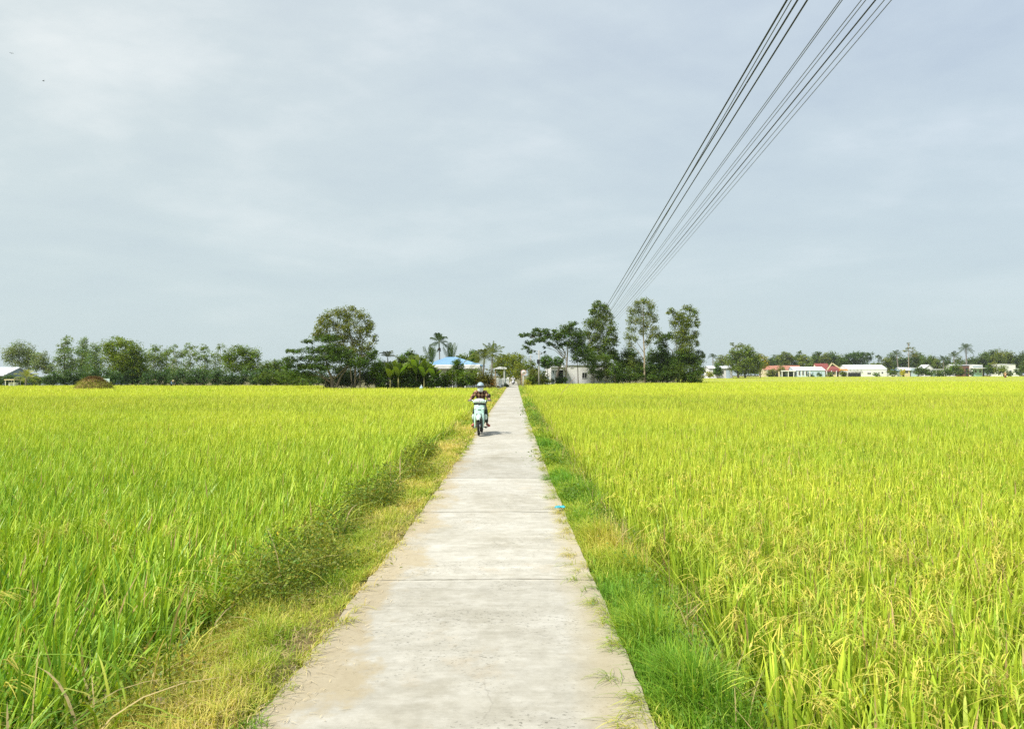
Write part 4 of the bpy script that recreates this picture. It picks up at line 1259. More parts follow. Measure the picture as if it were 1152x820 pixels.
tree('eucalyptus_tree', 'tall airy tree with a pale bare lower trunk in the middle of the right group', 148,
     [(716, 342, 6, 5), (725, 339, 8, 4.5), (732, 345, 6, 6), (711, 350, 5, 6), (720, 350, 7, 6), (730, 354, 7, 7), (737, 358, 3.5, 7), (709, 360, 4, 6), (718, 361, 7, 6), (727, 366, 7, 7), (736, 370, 5, 5), (711, 370, 5, 5), (706, 378, 4.5, 5), (714, 380, 5, 5), (708, 387, 4, 4), (733, 378, 6, 5), (740, 376, 4, 5), (729, 385, 5, 4), (723, 374, 4, 5)],
     [[(725, 431), (725, 400), (724, 378), (724, 345)]], col=(0.105, 0.135, 0.045), r0=.2, leaf=1.25, dens=2.3, droop=.5, bark='pale_bark', clump=.45)
tree('flat_tree', 'dark flat crowned tree with a pale curved branch between the two tall airy trees', 154, [(748, 380, 9, 4.5), (742, 386, 6, 5), (755, 378, 7, 4), (746, 391, 7, 4)], [[(751, 431), (750, 410), (756, 402), (757, 396), (751, 390), (748, 384)]], col=(0.045, 0.08, 0.02), r0=.15, leaf=1.4, dens=3.4, bark='pale_bark')
tree('tall_tree', 'tall bushy tree with a ragged top, rightmost of the tall group', 151,
     [(756, 351, 4.5, 5), (752, 352, 2.5, 2), (774, 347, 7, 4), (780, 352, 5, 6), (766, 355, 8, 6), (761, 363, 7, 6), (773, 362, 9, 7), (784, 363, 3.5, 7), (768, 371, 11, 7), (782, 376, 4.5, 5), (764, 381, 8, 7), (775, 381, 9, 7), (770, 392, 11, 8), (784, 386, 3, 4)],
     [[(768, 431), (768, 405), (768, 375), (769, 352)], [(762, 431), (760, 358)]], col=(0.095, 0.13, 0.028), r0=.15, leaf=1.3, dens=3.2, droop=.3)
for px, py, rx, rz, cc in ((665, 412, 6, 8, DKG), (672, 418, 7, 9, (0.05, 0.09, 0.02)), (682, 416, 9, 10, (0.055, 0.09, 0.02)), (691, 414, 7, 10, DKG), (667, 404, 7, 6, (0.06, 0.1, 0.022)), (680, 404, 10, 7, (0.06, 0.1, 0.022)), (692, 424, 8, 6, DKG)):
    bush('screen_bush', 'leafy bush screening the right part of the white house', random.uniform(139, 141.5), [(px, py, rx, rz), (px + 2, py + 5, rx * .7, rz * .7)], col=cc, group='bushes in front of the white house', leaf=1.4, dens=2.0)
RU = 'dense dark bushes under the tall trees on the right'
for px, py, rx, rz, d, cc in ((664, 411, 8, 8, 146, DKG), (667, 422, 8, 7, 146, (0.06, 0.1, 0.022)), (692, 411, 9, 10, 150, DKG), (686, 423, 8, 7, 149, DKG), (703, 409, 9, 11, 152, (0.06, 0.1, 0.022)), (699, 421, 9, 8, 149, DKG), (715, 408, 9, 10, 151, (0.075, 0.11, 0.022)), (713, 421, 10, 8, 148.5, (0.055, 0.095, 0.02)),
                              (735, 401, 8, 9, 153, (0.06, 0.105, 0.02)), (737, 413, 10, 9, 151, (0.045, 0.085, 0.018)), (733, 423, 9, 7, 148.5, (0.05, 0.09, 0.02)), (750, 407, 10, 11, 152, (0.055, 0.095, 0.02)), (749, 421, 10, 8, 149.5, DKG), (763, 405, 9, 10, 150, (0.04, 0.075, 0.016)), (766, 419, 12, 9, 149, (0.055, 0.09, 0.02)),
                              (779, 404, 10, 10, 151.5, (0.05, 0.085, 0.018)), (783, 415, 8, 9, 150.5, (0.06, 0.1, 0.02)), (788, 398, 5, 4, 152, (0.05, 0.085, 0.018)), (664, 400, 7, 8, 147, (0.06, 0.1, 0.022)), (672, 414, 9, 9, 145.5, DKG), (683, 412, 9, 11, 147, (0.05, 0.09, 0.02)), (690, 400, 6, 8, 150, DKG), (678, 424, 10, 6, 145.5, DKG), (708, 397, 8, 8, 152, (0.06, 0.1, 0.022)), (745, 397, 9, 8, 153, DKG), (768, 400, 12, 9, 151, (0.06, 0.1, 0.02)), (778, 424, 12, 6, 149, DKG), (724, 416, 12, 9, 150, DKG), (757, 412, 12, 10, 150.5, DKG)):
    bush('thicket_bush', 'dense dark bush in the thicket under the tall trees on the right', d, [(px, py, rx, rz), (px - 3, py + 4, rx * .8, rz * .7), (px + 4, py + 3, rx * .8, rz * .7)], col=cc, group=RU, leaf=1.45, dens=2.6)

# ---- far right village
tree('broad_tree', 'big rounded yellow green tree standing alone before the orange roof', 325,
     [(829, 398, 9, 6), (840, 396, 9, 7), (847, 403, 8, 7), (826, 406, 9, 8), (838, 408, 12, 10), (850, 410, 9, 9), (832, 416, 12, 7), (846, 418, 10, 6)], [[(838, 426), (838, 405)], [(830, 426), (829, 402)]], col=(0.085, 0.125, 0.022), r0=.4, leaf=1.4, dens=3.6)
tree('yellow_tree', 'yellowish tree leaning out of the right side of the big rounded tree', 330, [(856, 404, 6, 5), (860, 409, 4, 5), (855, 412, 5, 5)], [[(855, 426), (856, 408)]], col=(0.2, 0.19, 0.035), r0=.2, leaf=1.4)
tree('twiggy_tree', 'twiggy airy tree top poking above the big rounded tree', 345, [(823, 388, 3, 2.5), (835, 389, 5, 3), (829, 391, 6, 3)], [[(831, 426), (831, 400), (830, 390)]], col=(0.1, 0.13, 0.04), r0=.25, leaf=1.1, dens=1.6)
tree('oval_tree', 'dark oval tree between the low white house and the big rounded tree', 322, [(807, 413, 4, 5), (808, 419, 4.5, 5)], [[(807, 426), (807, 414)]], col=(0.05, 0.1, 0.02), r0=.2, leaf=1.3)
palm('coconut_palm', 'small dark palm behind the low white house at the edge of the tall group', 360, 802, (802, 402), 6, 13, col=(0.05, 0.085, 0.022), kind='plain', r0=.22, width=1.1)
bush('yellow_bush', 'pale yellow bush in front of the low white house', 318, [(797, 421, 4, 4), (800, 423, 4, 2)], col=(0.2, 0.22, 0.06), leaf=1.2)
palm('coconut_palm', 'tall coconut palm with a clean round crown, tallest on the far right', 500, 1087, (1086.5, 393), 8, 18, col=(0.07, 0.105, 0.03), r0=.38, width=2.0, up=(-.5, 1.3), kind='coconut', sag=.6)
palm('coconut_palm', 'coconut palm with a pale trunk beside the bare topped tree', 498, 1010.5, (1008.5, 400), 7, 16, col=(0.085, 0.12, 0.03), r0=.36, width=1.8, up=(-.3, 1.3), sag=.6)
palm('coconut_palm', 'bushy palm midway between the white roofed sheds and the tallest palm', 515, 1073, (1073, 402), 7, 16, col=(0.085, 0.12, 0.03), r0=.36, width=1.8, up=(-.1, 1.35), sag=.6)
palm('coconut_palm', 'feathery palm just left of the bushy palm above the dark shed', 520, 1062, (1061, 406), 7, 15, col=(0.06, 0.1, 0.028), r0=.36, width=1.8, up=(-.1, 1.35), sag=.6)
tree('bare_topped_tree', 'tall thin tree with a nearly bare top and pale stem', 510, [(1018, 396, 4, 2), (1022, 392, 3, 2.5), (1026, 394, 4, 3), (1028, 399, 5, 4), (1022, 388, 1.5, 1.5)], [[(1022, 422), (1022, 405), (1022, 387)]], col=(0.1, 0.12, 0.05), r0=.35, leaf=1.1, dens=1.2, bark='pale_bark')
tree('layered_tree', 'dark wide tree with flat layered crown behind the white warehouse', 545, [(958, 402, 10, 5), (966, 400, 9, 4), (975, 399, 8, 2.5), (954, 408, 9, 5), (968, 408, 11, 6), (976, 404, 5, 3)], [[(963, 422), (963, 405)]], col=(0.045, 0.085, 0.022), r0=.5, leaf=1.3, dens=3.6, up=1.3)
tree('sparse_tree', 'small sparse tree with a tuft of leaves right behind the warehouse roof', 560, [(987, 402, 4, 2.5), (989, 405, 3, 2.5)], [[(988, 422), (988, 403)]], col=(0.06, 0.09, 0.04), r0=.3, leaf=1.2, dens=1.8)
FR = 'trees in the distant row behind the village on the far right'
far = [(814, 404, 8, 6), (866, 407, 8, 5), (876, 403, 8, 5), (884, 400, 8, 5), (892, 404, 7, 6), (899, 399, 4, 6), (906, 403, 7, 5), (915, 405, 7, 5), (920, 399, 5, 5), (928, 402, 6, 6), (936, 401, 6, 6), (943, 404, 7, 6), (950, 408, 7, 6),
       (985, 411, 8, 4), (997, 407, 7, 6), (1004, 403, 6, 7), (1015, 406, 8, 7), (1028, 404, 8, 8), (1034, 402, 6, 7), (1041, 407, 7, 6), (1048, 404, 5, 5), (1054, 408, 6, 5), (1067, 408, 7, 7), (1079, 408, 7, 7), (1094, 406, 8, 6), (1103, 405, 7, 6), (1110, 401, 7, 6), (1117, 399, 6, 6), (1124, 400, 7, 7), (1133, 400, 7, 6), (1141, 404, 7, 6), (1149, 402, 7, 6), (1158, 404, 7, 6), (1168, 402, 8, 6)]
for px, py, rx, rz in far:
    cc = random.choice([(0.06, 0.1, 0.026), (0.075, 0.12, 0.026), (0.05, 0.085, 0.025), (0.1, 0.135, 0.03)])
    tree('distant_tree', 'rounded green tree in the unbroken row behind the far right houses', random.uniform(540, 590),
         [(px, py, rx * .8, rz * .8), (px - rx * .5, py + rz * .8, rx * .7, rz), (px + rx * .5, py + rz * .9, rx * .7, rz), (px, py + rz * 1.9, rx, rz * 1.1)], [[(px, 422), (px, py + 3)]], col=cc, group=FR, r0=.4, leaf=1.3, dens=3.0)
VB = 'low bushes between the far right village houses'
for px, py, rx, rz, cc in ((868, 419, 4, 5, (0.1, 0.12, 0.03)), (879, 416, 4, 5, (0.1, 0.12, 0.03)), (1036, 417, 6, 5, (0.045, 0.085, 0.02)), (1042, 419, 6, 4, (0.06, 0.1, 0.02)), (1066, 418, 6, 5, (0.06, 0.11, 0.02)), (1074, 416, 7, 7, (0.075, 0.125, 0.022)), (1080, 419, 5, 4, (0.06, 0.1, 0.02)), (1112, 416, 4, 6, (0.045, 0.09, 0.02)), (1117, 415, 5, 7, (0.13, 0.16, 0.03)), (1125, 417, 6, 5, (0.11, 0.15, 0.03)), (1144, 419, 4, 3, (0.05, 0.09, 0.02)), (1150, 416, 5, 5, (0.06, 0.1, 0.02)), (921, 421, 2.5, 2, (0.05, 0.1, 0.02)), (911, 421.5, 4, 2.4, (0.05, 0.1, 0.02)), (933, 421, 3, 2.5, (0.07, 0.12, 0.02)), (948, 420, 4, 3, (0.06, 0.1, 0.02)), (986, 421.5, 4, 2, (0.06, 0.11, 0.02)), (1003, 419, 5, 4, (0.06, 0.1, 0.02)), (1031, 419, 4, 4, (0.05, 0.09, 0.02)), (1056, 420, 5, 3, (0.06, 0.1, 0.02)), (1091, 419, 3, 4, (0.06, 0.1, 0.02)), (1133, 421, 5, 2.5, (0.07, 0.12, 0.02)), (890, 420.5, 3, 2.6, (0.06, 0.1, 0.02)), (866, 421, 5, 3, (0.09, 0.12, 0.03)), (806, 419, 4, 4, (0.06, 0.1, 0.02))):
    bush('village_bush', 'green bush in front of or between the far right village houses', 474 if px > 830 else 330, [(px, py, rx, rz), (px + 2, py + 2, rx * .8, rz * .7)], col=cc, group=VB, leaf=1.3, dens=3.0)
bush('yellow_bush', 'round yellow bush before the low house with the blue grey roof', 474, [(1015.5, 418.5, 2.8, 3.2), (1015, 421, 3, 2)], col=(0.3, 0.3, 0.04), leaf=1.0, dens=3.6)

# ------------------------------------------------------------------ buildings


def roof_x(mb, x0, x1, y0, y1, ze, zr, th=0.12, ov=0.35, mi=0):
    """Ridge along X: slopes towards and away from the path of view."""
    ym = (y0 + y1) / 2
    k = (zr - ze) / (ym - y0)
    a, b = y0 - ov, y1 + ov
    za = ze - k * ov
    prof = [(a, za), (ym, zr), (b, za), (b, za - th), (ym, zr - th), (a, za - th)]
    v = [(x0 - ov, y, z) for y, z in prof] + [(x1 + ov, y, z) for y, z in prof]
    f = [(0, 1, 4, 5), (1, 2, 3, 4), (6, 11, 10, 7), (7, 10, 9, 8)]
    f += [(i, i + 6, (i + 1) % 6 + 6, (i + 1) % 6) for i in range(6)]
    mb.add(v, f, mi)


def roof_y(mb, x0, x1, y0, y1, ze, zr, th=0.12, ov=0.35, mi=0):
    """Ridge along Y: the gable end faces the path."""
    xm = (x0 + x1) / 2
    k = (zr - ze) / (xm - x0)
    a, b = x0 - ov, x1 + ov
    za = ze - k * ov
    prof = [(a, za), (xm, zr), (b, za), (b, za - th), (xm, zr - th), (a, za - th)]
    v = [(x, y0 - ov, z) for x, z in prof] + [(x, y1 + ov, z) for x, z in prof]
    f = [(0, 1, 4, 5), (1, 2, 3, 4), (6, 11, 10, 7), (7, 10, 9, 8)]
    f += [(i, i + 6, (i + 1) % 6 + 6, (i + 1) % 6) for i in range(6)]
    mb.add(v, f, mi)


def roof_hip(mb, x0, x1, y0, y1, ze, zr, rx0, rx1, th=0.15, ov=0.4, mi=0):
    ym = (y0 + y1) / 2
    a, b, c, d = x0 - ov, x1 + ov, y0 - ov, y1 + ov
    v = [(a, c, ze), (b, c, ze), (b, d, ze), (a, d, ze), (rx0, ym, zr), (rx1, ym, zr), (a, c, ze - th), (b, c, ze - th), (b, d, ze - th), (a, d, ze - th)]
    f = [(0, 1, 5, 4), (1, 2, 5), (2, 3, 4, 5), (3, 0, 4), (6, 7, 1, 0), (7, 8, 2, 1), (8, 9, 3, 2), (9, 6, 0, 3), (9, 8, 7, 6)]
    mb.add(v, f, mi)


def gable_wall(mb, x0, x1, y0, y1, zb, ze, zr, along='x', mi=0):
    """Closed house body up to the roof's underside, with the gables filled."""
    e = 0.13
    if along == 'x':
        ym = (y0 + y1) / 2
        prof = [(y0, zb), (y1, zb), (y1, ze - e), (ym, zr - e), (y0, ze - e)]
        v = [(x0, y, z) for y, z in prof] + [(x1, y, z) for y, z in prof]
    else:
        xm = (x0 + x1) / 2
        prof = [(x0, zb), (x1, zb), (x1, ze - e), (xm, zr - e), (x0, ze - e)]
        v = [(x, y0, z) for x, z in prof] + [(x, y1, z) for x, z in prof]
    f = [tuple(range(5)), tuple(range(9, 4, -1))] + [(i, i + 5, (i + 1) % 5 + 5, (i + 1) % 5) for i in range(5)]
    mb.add(v, f, mi)


def window(parent, xc, zc, w, h, y=0.0, frame='white_paint', name='window'):
    m = MB()
    t = 0.07
    m.box(xc - w / 2 - t, y - .06, zc - h / 2 - t, xc + w / 2 + t, y - .003, zc - h / 2)
    m.box(xc - w / 2 - t, y - .06, zc + h / 2, xc + w / 2 + t, y - .003, zc + h / 2 + t)
    m.box(xc - w / 2 - t, y - .06, zc - h / 2, xc - w / 2, y - .003, zc + h / 2)
    m.box(xc + w / 2, y - .06, zc - h / 2, xc + w / 2 + t, y - .003, zc + h / 2)
    if w > .8:
        m.box(xc - .025, y - .055, zc - h / 2, xc + .025, y - .02, zc + h / 2)
    o = m.build(name, M[frame], parent)
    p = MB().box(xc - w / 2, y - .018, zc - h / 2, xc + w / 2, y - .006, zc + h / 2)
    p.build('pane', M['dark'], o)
    return o


def door(parent, xc, z0, w, h, y=0.0, mat='dark'):
    m = MB()
    m.box(xc - w / 2, y - .03, z0, xc + w / 2, y - .004, z0 + h)
    m.box(xc - w / 2 - .08, y - .07, z0, xc - w / 2, y - .004, z0 + h + .08)
    m.box(xc + w / 2, y - .07, z0, xc + w / 2 + .08, y - .004, z0 + h + .08)
    m.box(xc - w / 2, y - .07, z0 + h, xc + w / 2, y - .004, z0 + h + .08)
    return m.build('door', M[mat], parent)


class House:
    def __init__(s, name, label, d, x0, x1, group=None, cat='house'):
        s.d = d
        s.xc = PX((x0 + x1) / 2, d)
        s.z0 = gz1(s.xc, d + 2)
        s.e = empty(name, (s.xc, d, s.z0))
        tag(s.e, label, cat, group)

    def x(s, px):
        return PX(px, s.d) - s.xc

    def z(s, py):
        return PZ(py, s.d) - s.z0

    def body(s, x0, x1, depth, eave, ridge, roof='x', wall='white_wall', roofm='white_roof', y0=0.0, rx=None, ov=0.35, th=0.12):
        a, b = s.x(x0), s.x(x1)
        ze, zr = s.z(eave), s.z(ridge)
        m, r = MB(), MB()
        if roof == 'x':
            gable_wall(m, a, b, y0, y0 + depth, -.3, ze, zr, 'x'); roof_x(r, a, b, y0, y0 + depth, ze, zr, th, ov)
        elif roof == 'y':
            gable_wall(m, a, b, y0, y0 + depth, -.3, ze, zr, 'y'); roof_y(r, a, b, y0, y0 + depth, ze, zr, th, ov)
        elif roof == 'hip':
            m.box(a, y0, -.3, b, y0 + depth, ze - .16); roof_hip(r, a, b, y0, y0 + depth, ze, zr, s.x(rx[0]), s.x(rx[1]), .15, ov)
        else:
            m.box(a, y0, -.3, b, y0 + depth, ze - .12)
            k = (zr - ze) / depth
            v = [(a - ov, y0 - ov, ze - k * ov), (b + ov, y0 - ov, ze - k * ov), (b + ov, y0 + depth + ov, zr + k * ov), (a - ov, y0 + depth + ov, zr + k * ov)]
            v += [(q[0], q[1], q[2] - th) for q in v]
            r.add(v, [(0, 1, 2, 3), (7, 6, 5, 4), (0, 4, 5, 1), (1, 5, 6, 2), (2, 6, 7, 3), (3, 7, 4, 0)])
        w = m.build('wall', M[wall], s.e)
        o = r.build('roof', M[roofm], s.e)
        return w, o

    def win(s, x0, x1, y0, y1, y=0.0, **k):
        a, b, t, u = s.x(x0), s.x(x1), s.z(y0), s.z(y1)
        return window(s.e, (a + b) / 2, (t + u) / 2, b - a, t - u, y, **k)

    def door(s, x0, x1, y0, y=0.0, mat='dark'):
        a, b = s.x(x0), s.x(x1)
        return door(s.e, (a + b) / 2, -.1, b - a, s.z(y0) + .1, y, mat)

    def col(s, px, top, y=-1.5, r=.09, mat='white_paint', name='column'):
        m = MB().box(s.x(px) - r, y - r, -.3, s.x(px) + r, y + r, s.z(top))
        return m.build(name, M[mat], s.e, bevel=r * .15)

    def slab(s, name, x0, x1, y0, y1, ya, yb, mat):
        m = MB().box(s.x(x0), ya, s.z(y1), s.x(x1), yb, s.z(y0))
        return m.build(name, M[mat], s.e)


# far left
h = House('white_roofed_shed', 'shed with a white sheet roof half hidden at the far left edge', 146, -60, 3, cat='shed')
h.body(-60, 3, 9, 420.5, 411.8, 'x', 'grey_wall', 'white_roof'); h.win(-8, -4, 423, 427); h.door(-2, 1.5, 423)
h = House('long_building', 'long low grey blue building behind the far left trees', 152, 37, 122, cat='building')
h.body(37, 122, 8, 422.5, 420, 'x', 'grey_wall', 'grey_roof')
for q in (43, 52, 61, 74, 88, 102, 114):
    h.win(q, q + 4, 424, 428)
h = House('roadside_stall', 'tiny stall with a cream awning beside the small yellow green palm', 127, 11, 21, cat='stall')
h.slab('awning', 10.5, 21.5, 425.6, 426.6, -1.4, .6, 'cream_wall')
for q in (11.2, 20.8):
    h.col(q, 426.6, -1.2, .05, name='post'); h.col(q, 426.6, .4, .05, name='post')
h.slab('counter', 12, 20, 429, 433.5, -.6, .1, 'white_paint')
e = empty('notice_board', (PX(119.5, 121), 121, gz1(PX(119.5, 121), 121)))
tag(e, 'small blank pale board on a post right of the straw mound', 'board')
MB().box(-.5, -.02, 1.05, .5, .02, 1.75).build('panel', M['pale_blue'], e, bevel=.01)
for q in (-.4, .4):
    MB().tube([(q, .05, -.2), (q, .05, 1.7)], .035, 6).build('post', M['timber'], e)

h = House('pale_shed', 'pale walled shed glimpsed through the drooping palm at the left end of the hedge', 110, 427, 447, cat='shed')
h.body(427.5, 446, 6, 406.5, 403.5, 'shed', 'white_wall', 'grey_roof', ov=.2); h.win(434, 437, 410, 414)
# the blue roofed house
h = House('blue_roofed_house', 'house with a big blue hipped metal roof behind the banana hedge', 112, 481, 540)
h.body(482, 539, 11, 410.5, 400.5, 'hip', 'white_wall', 'blue_roof', rx=(499, 510), ov=.5)
h.slab('fascia', 480.5, 540.5, 411, 414.6, -1.9, -1.78, 'white_paint')
m = MB()
a, b = h.x(480.5), h.x(540.5)
m.add([(a, -1.78, h.z(411.2)), (b, -1.78, h.z(411.2)), (b, -.5, h.z(410.2)), (a, -.5, h.z(410.2)), (a, -1.78, h.z(411.6)), (b, -1.78, h.z(411.6)), (b, -.5, h.z(410.8)), (a, -.5, h.z(410.8))],
      [(0, 1, 2, 3), (7, 6, 5, 4), (0, 4, 5, 1), (1, 5, 6, 2), (2, 6, 7, 3), (3, 7, 4, 0)])
m.build('porch_roof', M['white_roof'], h.e)
for q in (483, 496, 510, 524, 538):
    h.col(q, 413, -1.7, .08)
for q in (488, 503, 529):
    h.win(q, q + 7, 416, 424)
h.door(515, 521, 416)

h = House('porch_canopy', 'small white flat canopy on a pale post above the fence by the path', 108.5, 556, 569.5, cat='canopy')
m = MB()
a, b = h.x(555.5), h.x(570)
t_, u_ = h.z(412.6), h.z(415.2)
m.add([(a, -.9, h.z(414.6)), (h.x(562), -.9, t_), (b, -.9, h.z(413.6)), (b, .9, h.z(413.4)), (h.x(562), .9, t_ + .05), (a, .9, h.z(414.4)), (a, -.9, h.z(415.2)), (b, -.9, u_), (b, .9, u_), (a, .9, h.z(415.0))],
      [(0, 1, 2, 7, 6), (5, 4, 3, 8, 9), (0, 5, 4, 1), (1, 4, 3, 2), (2, 3, 8, 7), (0, 6, 9, 5), (6, 7, 8, 9)])
m.build('roof', M['white_roof'], h.e)
h.col(567.2, 415, -.7, .055, 'white_paint', 'post'); h.col(568.5, 415, .7, .045, 'grey_wall', 'post'); h.col(557, 415.2, .7, .06, 'timber', 'post')

# white picket fence along the yard by the path
fa, fb = Vector((PX(559.8, 104), 104.0)), Vector((PX(571.6, 113), 113.0))
fl = (fb - fa).length
e = empty('picket_fence', (fa.x, fa.y, gz1(fa.x, fa.y)), math.atan2(fb.y - fa.y, fb.x - fa.x))
tag(e, 'short white picket fence with stout end posts by the path end', 'fence')
Zf = PZ(425, 104) - gz1(fa.x, fa.y)
for q in (0.0, 0.52, 1.0):
    MB().box(fl * q - .16, -.14, -.2, fl * q + .16, .14, Zf * (1.0 if q < 1 else 1.02)).build('post', M['white_paint'], e, bevel=.015)
m = MB()
nn = 30
for i in range(1, nn):
    xx = fl * i / nn
    if min(abs(xx - fl * .52), xx, fl - xx) < .2:
        continue
    m.box(xx - .085, -.075, .08, xx + .085, -.05, Zf * .93)
for zz in (.28, Zf * .75):
    m.box(.1, -.05, zz, fl - .1, -.01, zz + .08)
m.build('picket_panel', M['white_paint'], e)
bush('dark_bush', 'low dark bush spilling under the white picket fence', 104.5, [(568, 434, 3.5, 2.2), (571, 433.5, 2.5, 2)], col=(0.035, 0.06, 0.016), leaf=1.2)
e = empty('water_container', (PX(474, 96.5), 96.5, gz1(PX(474, 96.5), 96.5)))
tag(e, 'pale blue plastic container at the foot of the banana hedge', 'container')
MB().lathe([(.02, 0), (.2, .0), (.22, .06), (.22, .62), (.17, .75), (.07, .8), (.06, .9)], 14).build('body', M['container'], e)
MB().lathe([(.07, .9), (.07, .97), (.05, .99)], 12).build('lid', M['white_paint'], e)

# round road sign
sx_, sd_ = PX(589, 115), 115.0
e = empty('round_sign', (sx_, sd_, gz1(sx_, sd_)))
tag(e, 'round white sign with a faded red ring on two thin posts by the path', 'sign')
zc = PZ(419, 115) - gz1(sx_, sd_); rr = 3.1 / FOC * 115
dsk = MB().lathe([(rr * .8, 0), (rr * .8, .02)], 32, axis='Y', centre=(0, -.03, zc)).build('sign_face', M['sign_white'], e)
prof = [(rr * .78, -.045), (rr, -.045), (rr, -.005), (rr * .78, -.005)]
m = MB()
vv, ff = [], []
for r_, y_ in prof:
    for j in range(32):
        a = 2 * PI * j / 32
        vv.append((r_ * math.cos(a), y_, zc + r_ * math.sin(a)))
for i in range(4):
    for j in range(32):
        ff.append((i * 32 + j, i * 32 + (j + 1) % 32, ((i + 1) % 4) * 32 + (j + 1) % 32, ((i + 1) % 4) * 32 + j))
m.add(vv, ff, 0).build('sign_ring', M['sign_red'], e)
m = MB()
m.box(-.13, -.038, zc - .1, -.085, -.028, zc + .13)
m.box(-.17, -.038, zc + .07, -.13, -.028, zc + .11)
for a0, a1, b0, b1 in ((-.03, .13, .09, .13), (-.03, .13, -.1, -.06), (-.03, .015, -.06, .09), (.085, .13, -.06, .09)):
    m.box(a0, -.038, zc + b0, a1, -.028, zc + b1)
tag(m.build('lettering', M['sign_text'], e))
for px_, mt in ((-2.4, 'timber'), (-.5, 'white_paint')):
    xx = px_ / FOC * 115
    MB().tube([(xx, .03, -.4), (xx, .03, zc + (0.1 if px_ > -1 else -.05))], .045, 8).build('post', M[mt], e)

# utility poles


def pole(label, px, d, top, r0, extra=None):
    x = PX(px, d); z = gz1(x, d)
    e = empty('utility_pole', (x, d, z)); tag(e, label, 'utility pole')
    Ht = PZ(top, d) - z
    MB().tube([(0, 0, -.3), (0, 0, Ht * .5), (0, 0, Ht)], [r0, r0 * .82, r0 * .62], 10).build('shaft', M['concrete_pole'], e)
    return e, Ht


e, Ht = pole('grey concrete utility pole with a dark box near its top, right of the sign', 606.3, 121, 394, .15)
MB().box(-.32, -.28, Ht - 2.2, .12, -.1, Ht - 1.5).build('meter_box', M['black_plastic'], e, bevel=.03)
MB().box(-.5, -.06, Ht - .7, .5, .06, Ht - .58).build('crossarm', M['steel'], e)
for q in (-.42, .42, 0):
    MB().lathe([(.03, Ht - .58), (.06, Ht - .54), (.06, Ht - .46), (.03, Ht - .4)], 8, centre=(q, 0, 0)).build('insulator', M['black_plastic'], e)
e, Ht = pole('thin dark utility pole farther off, left of the grey one', 597, 158, 399, .13)
MB().box(-.45, -.05, Ht - .5, .45, .05, Ht - .4).build('crossarm', M['steel'], e)

# white house on the right
h = House('white_house', 'white walled house with a grey roof behind the leaning flame tree', 143, 632, 690)
h.body(633.5, 692, 9, 410.5, 404, 'x', 'white_wall', 'grey_roof', ov=.15)
h.body(618, 660, 7, 406, 399.8, 'x', 'white_wall', 'grey_roof', y0=11)
h.win(655, 660, 419.5, 425.5); h.win(642, 645, 413, 413.8)
h.slab('porch_beam', 619.5, 634, 413.8, 416, -2.2, -1.9, 'white_paint')
h.slab('porch_roof', 619, 636, 413.2, 413.8, -2.4, 0, 'white_roof')
h.col(623.6, 416, -2.05, .1); h.col(620.2, 416, -2.05, .07)
h.slab('porch_wall', 620, 633.4, 416.2, 432, .2, .35, 'grey_wall')
door(h.e, h.x(630.5), -.1, .95, h.z(417.2) + .1, .2, 'dark')
h = House('white_planter', 'small pale box wall between the pole and the porch pillar', 138, 613, 618, cat='planter')
h.slab('wall', 613, 618, 424, 432, 0, .5, 'pale_blue'); h.slab('coping', 612.8, 618.2, 423.5, 424, -.05, .55, 'white_paint')

# leaning stake in the rice
d0 = 63.0
xa = PX(632, d0)
m = MB()
zt = PZ(425, d0)
m.tube([(xa - .5, d0 - .3, FIELD_Z), (xa, d0, PZ(442, d0)), (PX(647, d0), d0 + .5, zt)], [.02, .017, .012], 6)
o = m.build('leaning_stake', M['timber'])
tag(o, 'thin dark stake leaning out of the rice before the white house', 'stake')

# far right village
D3 = 330
h = House('low_white_house', 'low white house with a pale blue door beside the tall tree group', D3, 797, 824)
h.body(798, 824, 9, 414.5, 412, 'x', 'white_wall', 'white_roof'); h.door(817, 821, 417, mat='pale_blue'); h.win(811, 814, 417, 421); h.win(802, 805, 417, 421)
D5 = 482
h = House('orange_roofed_house', 'long house with an orange tiled roof right of the big rounded tree', D5, 859, 902)
h.body(876, 903, 14, 416.5, 411.5, 'x', 'cream_wall', 'orange_roof'); h.body(860, 874.5, 10, 416, 411.8, 'x', 'cream_wall', 'orange_roof', y0=1)
for q in (864, 869.5, 879, 884, 896):
    h.win(q, q + 2.4, 418, 422)
for q in (862, 868, 877):
    h.col(q, 416.8, -1.5, .22)
h.door(873.2, 875.4, 418, 1.0)
h = House('white_house', 'white and pale teal house with slender columns before the orange roof', D5 - 8, 878, 928)
h.body(893, 928, 12, 416.8, 413.2, 'x', 'pale_blue', 'white_roof')
h.slab('porch_roof', 877.5, 893, 417.2, 418.4, -3, 1, 'white_paint')
for q in (878, 885, 891, 896, 900, 904, 909):
    h.col(q, 418, -2.6, .22)
for q in (881, 887.5):
    h.door(q, q + 2.6, 419, 1.0)
h.slab('back_wall', 878, 892.6, 418.4, 426, 1.0, 1.3, 'grey_wall')
for q in (894, 898, 902, 906):
    h.win(q, q + 2, 418.2, 422.6, frame='white_paint')
h = House('red_roofed_house', 'house with a steep two tiered red roof and cream gable trim', D5 - 4, 920, 945)
h.body(927, 945, 10, 417.6, 412.4, 'x', 'cream_wall', 'red_roof', ov=.8)
h.body(922, 936, 8, 414.8, 409.2, 'x', 'cream_wall', 'red_roof', y0=4)
m = MB()
